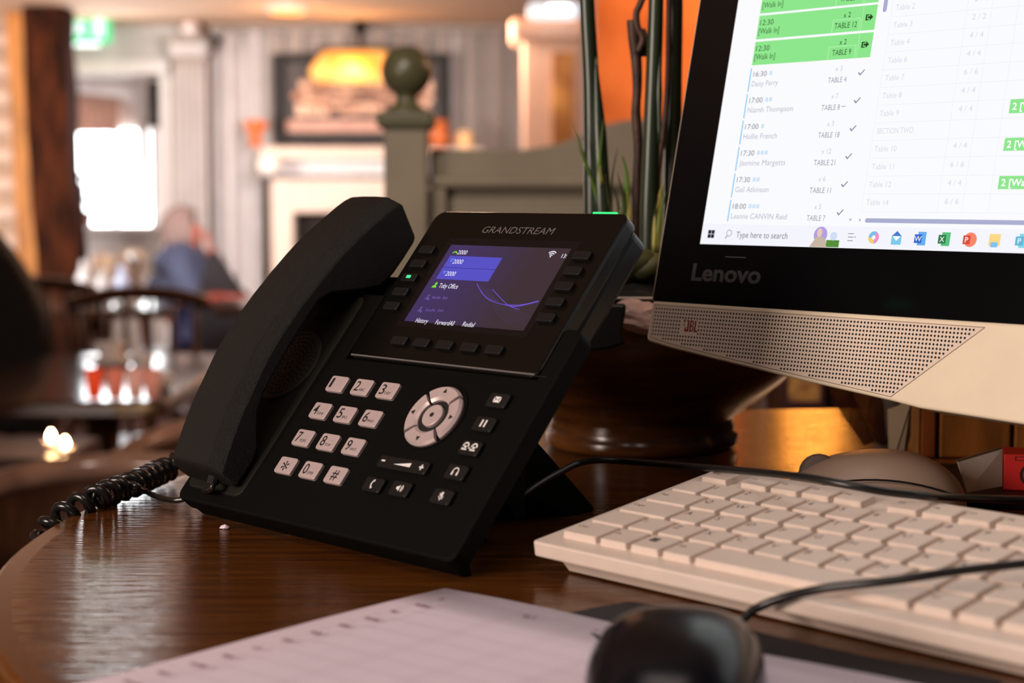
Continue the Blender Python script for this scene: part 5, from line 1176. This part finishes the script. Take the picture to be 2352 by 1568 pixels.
fc = empty('framed_card', T(at(1850, 900, 1.985).x, 1.985, at(1850, 936, 1.985).z)); tag(fc, 'small dark-framed amber card fixed to the partition beyond the table', 'frame')
xa, xb = at(1812, 442, 1.985).x - fc.location.x, at(1892, 442, 1.985).x - fc.location.x
b = new_bm(); box(b, xa, xb, 0, .008, 0.0, .075); link('card', b, mat('amber_card', S(196, 146, 74), .6, color2=S(130, 84, 46), nscale=60), fc)
for (a, c_, z0_, z1_) in ((xa-.004, xa+.001, 0, .078), (xb-.001, xb+.004, 0, .078), (xa, xb, 0.0, .008), (xa, xb, .074, .078)):
    b = new_bm(); box(b, a, c_, -.002, .010, z0_, z1_); link('frame_rail', b, mat('dark_red_frame', (.05, .012, .012, 1), .5, noise=.2), fc)
# crumb on the table
b = new_bm(); bmesh.ops.create_icosphere(b, subdivisions=1, radius=.0026)
for v in b.verts: v.co = Vector((v.co.x*1.2, v.co.y, v.co.z*.5))*random.uniform(.7, 1.2)
b.transform(T(*tab(517, 1210, .0012))); tag(link('paper_crumb', b, M_paper), 'tiny white crumb of paper on the table in front of the phone', 'crumb')

# ------------------------------------------------------------------ planter bowl with stems
bc = Vector((.0935, 1.222, TZ))
pb_ = thing('planter_bowl', bc, 'wide brown turned wooden bowl planter behind the phone and screen', 'planter')
b = new_bm()
pr = [(.001, .0006), (.066, .0006), (.069, .004), (.069, .010), (.0655, .0125), (.067, .016), (.0655, .020), (.068, .024), (.082, .034), (.101, .049), (.118, .066), (.130, .084), (.136, .100), (.134, .104), (.128, .100), (.112, .072), (.08, .045), (.001, .04)]
lathe(b, pr, 64, bc); padd(pb_, 'bowl', b, M_bowl, smooth=True)
b = new_bm(); lathe(b, [(.001, .05), (.095, .06), (.118, .095), (.126, .1125), (.1285, .1125), (.1285, .1145), (.120, .1145), (.110, .104), (.001, .112)], 56, bc); padd(pb_, 'liner', b, mat('black_planter_liner', (.006, .006, .006, 1), .4, noise=.2), smooth=True)
b = new_bm(); tube(b, [(bc.x+.129*math.cos(2*math.pi*i/64), bc.y+.129*math.sin(2*math.pi*i/64), TZ+.1145) for i in range(65)], .0009, 6, False); padd(pb_, 'liner_rim', b, mat('pale_liner_rim', S(190, 178, 168), .35, noise=.05), smooth=True)
b = new_bm(); lathe(b, [(.112, .104), (.10, .118), (.06, .128), (.001, .132)], 40, bc, False)
for v in b.verts: v.co.z += random.uniform(-.004, .004)
padd(pb_, 'soil', b, M_soil, smooth=True)
# black liner flap and pale tissue over the rim
b = new_bm(); q = [(1350, 695), (1438, 697), (1436, 720), (1428, 760), (1436, 790), (1400, 800), (1360, 806), (1330, 800)]
prism(b, [(at(x, y, 1.066).x, at(x, y, 1.066).z) for x, y in q], 1.062, 1.068, 1.0, Mx); padd(pb_, 'liner_flap', b, MATS['black_planter_liner'], bevel=.002)
b = new_bm(); bmesh.ops.create_icosphere(b, subdivisions=3, radius=1.0)
rt = random.Random(5)
for v in b.verts:
    v.co *= rt.uniform(.86, 1.12)
    v.co = Vector((v.co.x*.019, v.co.y*.009, v.co.z*.0105))
b.transform(T(*at(1474, 729, 1.088)) @ Matrix.Rotation(R(14), 4, 'Y')); padd(pb_, 'tissue_stuffing', b, mat('pale_pink_tissue', S(214, 180, 168), .7, noise=.15, nscale=80))
# olive succulent
def plantthing(name, label, cat, grp=None): return thing(name, (bc.x, bc.y, TZ+.12), label, cat, grp)
su = plantthing('succulent', 'olive green rounded succulent in the bowl between phone and screen', 'plant')
for px, py, a, s_ in ((1455, 602, 0, 1.0), (1415, 618, 25, .8), (1492, 612, -20, .8)):
    b = new_bm(); bmesh.ops.create_uvsphere(b, u_segments=14, v_segments=8, radius=1)
    for v in b.verts: v.co = Vector((v.co.x*.019*s_, v.co.y*.012, v.co.z*.010*s_))
    b.transform(T(*at(px, py, 1.13)) @ Matrix.Rotation(R(a), 4, 'Y')); padd(su, 'leaf', b, M_moss, smooth=True)
b = new_bm(); tube(b, [at(1455, 602, 1.135), bc + Vector((.01, -.06, .115))], .004, 6); padd(su, 'stalk', b, M_moss)
def stem(pxs, Y, rads, label, name='green_stem', m=M_stem, cat='stem'):
    e = plantthing(name, label, cat, 'tall artificial stems')
    pts = [at(x, y, Y) for x, y in pxs]; b = new_bm(); tube(b, spline(pts, 6), [r_ for r_ in _interp(rads, (len(pts)-1)*6+1)], 12); padd(e, 'stalk', b, m, smooth=True); return e
def _interp(v, n):
    out = []
    for i in range(n):
        f = i/(n-1)*(len(v)-1); k = min(int(f), len(v)-2); out.append(v[k] + (v[k+1]-v[k])*(f-k))
    return out
s1 = stem([(1364, 680), (1362, 480), (1358, 200), (1348, 0), (1338, -350)], 1.20, [.0066, .0066, .0058, .0052, .004], 'thick dark green stem left of the others, with a sheath leaf')
b = new_bm(); pts = [at(1392, 640, 1.192), at(1384, 470, 1.192), at(1376, 300, 1.194), at(1368, 130, 1.196)]; tube(b, spline(pts, 6), _interp([.005, .006, .005, .0008], 19), 8); padd(s1, 'sheath_leaf', b, M_stem, smooth=True)
s2 = stem([(1488, 640), (1490, 480), (1499, 240), (1507, 0), (1515, -350)], 1.19, [.0058, .006, .0058, .0052, .004], 'middle dark green stem with a glossy highlight')
b = new_bm(); pts = [at(1514, 330, 1.186), at(1514, 215, 1.186), at(1516, 120, 1.187)]; tube(b, spline(pts, 4), _interp([.001, .0024, .001], 9), 8); padd(s2, 'node', b, M_stem, smooth=True)
stem([(1540, 640), (1544, 480), (1546, 240), (1551, 0), (1555, -350)], 1.22, [.0058, .0062, .0062, .0055, .004], 'right-hand dark green stem close to the screen edge')
tw = plantthing('dry_twig', 'cut brown twig with a twisted tip standing between the green stems', 'twig')
b = new_bm(); pts = [at(x + random.uniform(-2, 2), y, 1.205) for x, y in ((1464, 640), (1462, 560), (1463, 480), (1465, 400), (1464, 330), (1462, 260), (1462, 200), (1460, 140), (1458, 90), (1453, 46))]; tube(b, spline(pts, 4), _interp([.0038, .0034, .0036, .003, .0036, .0032, .0038, .0042, .0044], 37), 10); padd(tw, 'twig_stalk', b, M_twig, smooth=True)
b = new_bm(); pts = [at(x, y, 1.20) for x, y in ((1466, 120), (1476, 90), (1464, 60), (1462, 30), (1470, 10), (1478, -20), (1470, -80), (1480, -200))]; tube(b, spline(pts, 5), .0024, 8); padd(tw, 'twisted_tip', b, M_twig, smooth=True)
b = new_bm(); pts = [at(x, y, 1.207) for x, y in ((1476, 130), (1468, 95), (1478, 70), (1482, 100), (1480, 130))]; tube(b, spline(pts, 5), .0018, 8); padd(tw, 'tendril', b, M_twig, smooth=True)
tw2 = plantthing('dry_twig', 'thin brown twig slanting between middle and right green stems', 'twig')
b = new_bm(); pts = [at(x, y, 1.21) for x, y in ((1505, 600), (1508, 420), (1518, 340), (1528, 270), (1534, 180), (1536, 60), (1538, -200))]; tube(b, spline(pts, 5), _interp([.003, .0022, .002], 31), 8); padd(tw2, 'twig_stalk', b, M_twig, smooth=True)
def blade(p0, p1, p2, w_, Y, m, e):
    q = spline([at(*p0, Y), at(*p1, Y), at(*p2, Y-.004)], 6); b = new_bm(); n_ = len(q); L_, R_, C_ = [], [], []
    for i, p in enumerate(q):
        f = i/(n_-1); ww = w_*(1-f)**.6*(.6+.4*math.sin(math.pi*min(1, f*1.6))) + .0001
        L_.append(b.verts.new(p + Vector((-ww, 0, 0)))); C_.append(b.verts.new(p + Vector((0, .0008, 0)))); R_.append(b.verts.new(p + Vector((ww, 0, 0))))
    for i in range(n_-1): b.faces.new([L_[i], C_[i], C_[i+1], L_[i+1]]); b.faces.new([C_[i], R_[i], R_[i+1], C_[i+1]])
    o = padd(e, 'grass_blade', b, m, smooth=True); s_ = o.modifiers.new('s', 'SOLIDIFY'); s_.thickness = .0004
gt = plantthing('grass_tuft', 'tuft of green grass blades at the foot of the left stem', 'grass')
for a in (((1400, 560), (1362, 420), (1317, 285), .0022, M_blade), ((1400, 560), (1372, 450), (1322, 320), .0024, M_blade), ((1392, 560), (1376, 400), (1386, 275), .0030, M_blade), ((1396, 560), (1384, 440), (1378, 380), .0034, M_bladey),
          ((1402, 560), (1405, 420), (1418, 340), .0014, M_moss), ((1420, 560), (1440, 420), (1428, 350), .0030, M_blade), ((1412, 560), (1432, 470), (1418, 395), .0022, M_moss), ((1408, 560), (1400, 480), (1390, 400), .0018, M_moss), ((1430, 560), (1420, 470), (1405, 420), .0018, M_moss), ((1440, 560), (1446, 480), (1440, 440), .0018, M_bladey)):
    blade(a[0], a[1], a[2], a[3], 1.188, a[4], gt)
gt2 = plantthing('grass_tuft', 'small yellowish grass tuft beside the right stem', 'grass')
for a in (((1504, 580), (1512, 470), (1522, 420), .0028, M_bladey), ((1506, 580), (1518, 490), (1528, 440), .0024, M_blade), ((1500, 580), (1504, 500), (1512, 450), .002, M_moss)): blade(a[0], a[1], a[2], a[3], 1.182, a[4], gt2)
# dark wooden partition behind the table on the right
bm = new_bm(); box(bm, .29, 1.9, 2.0, 2.05, 0, 1.05); tag(link('wooden_partition', bm, M_darkwood, bevel=.01), 'dark brown wooden partition behind the computer', 'partition')
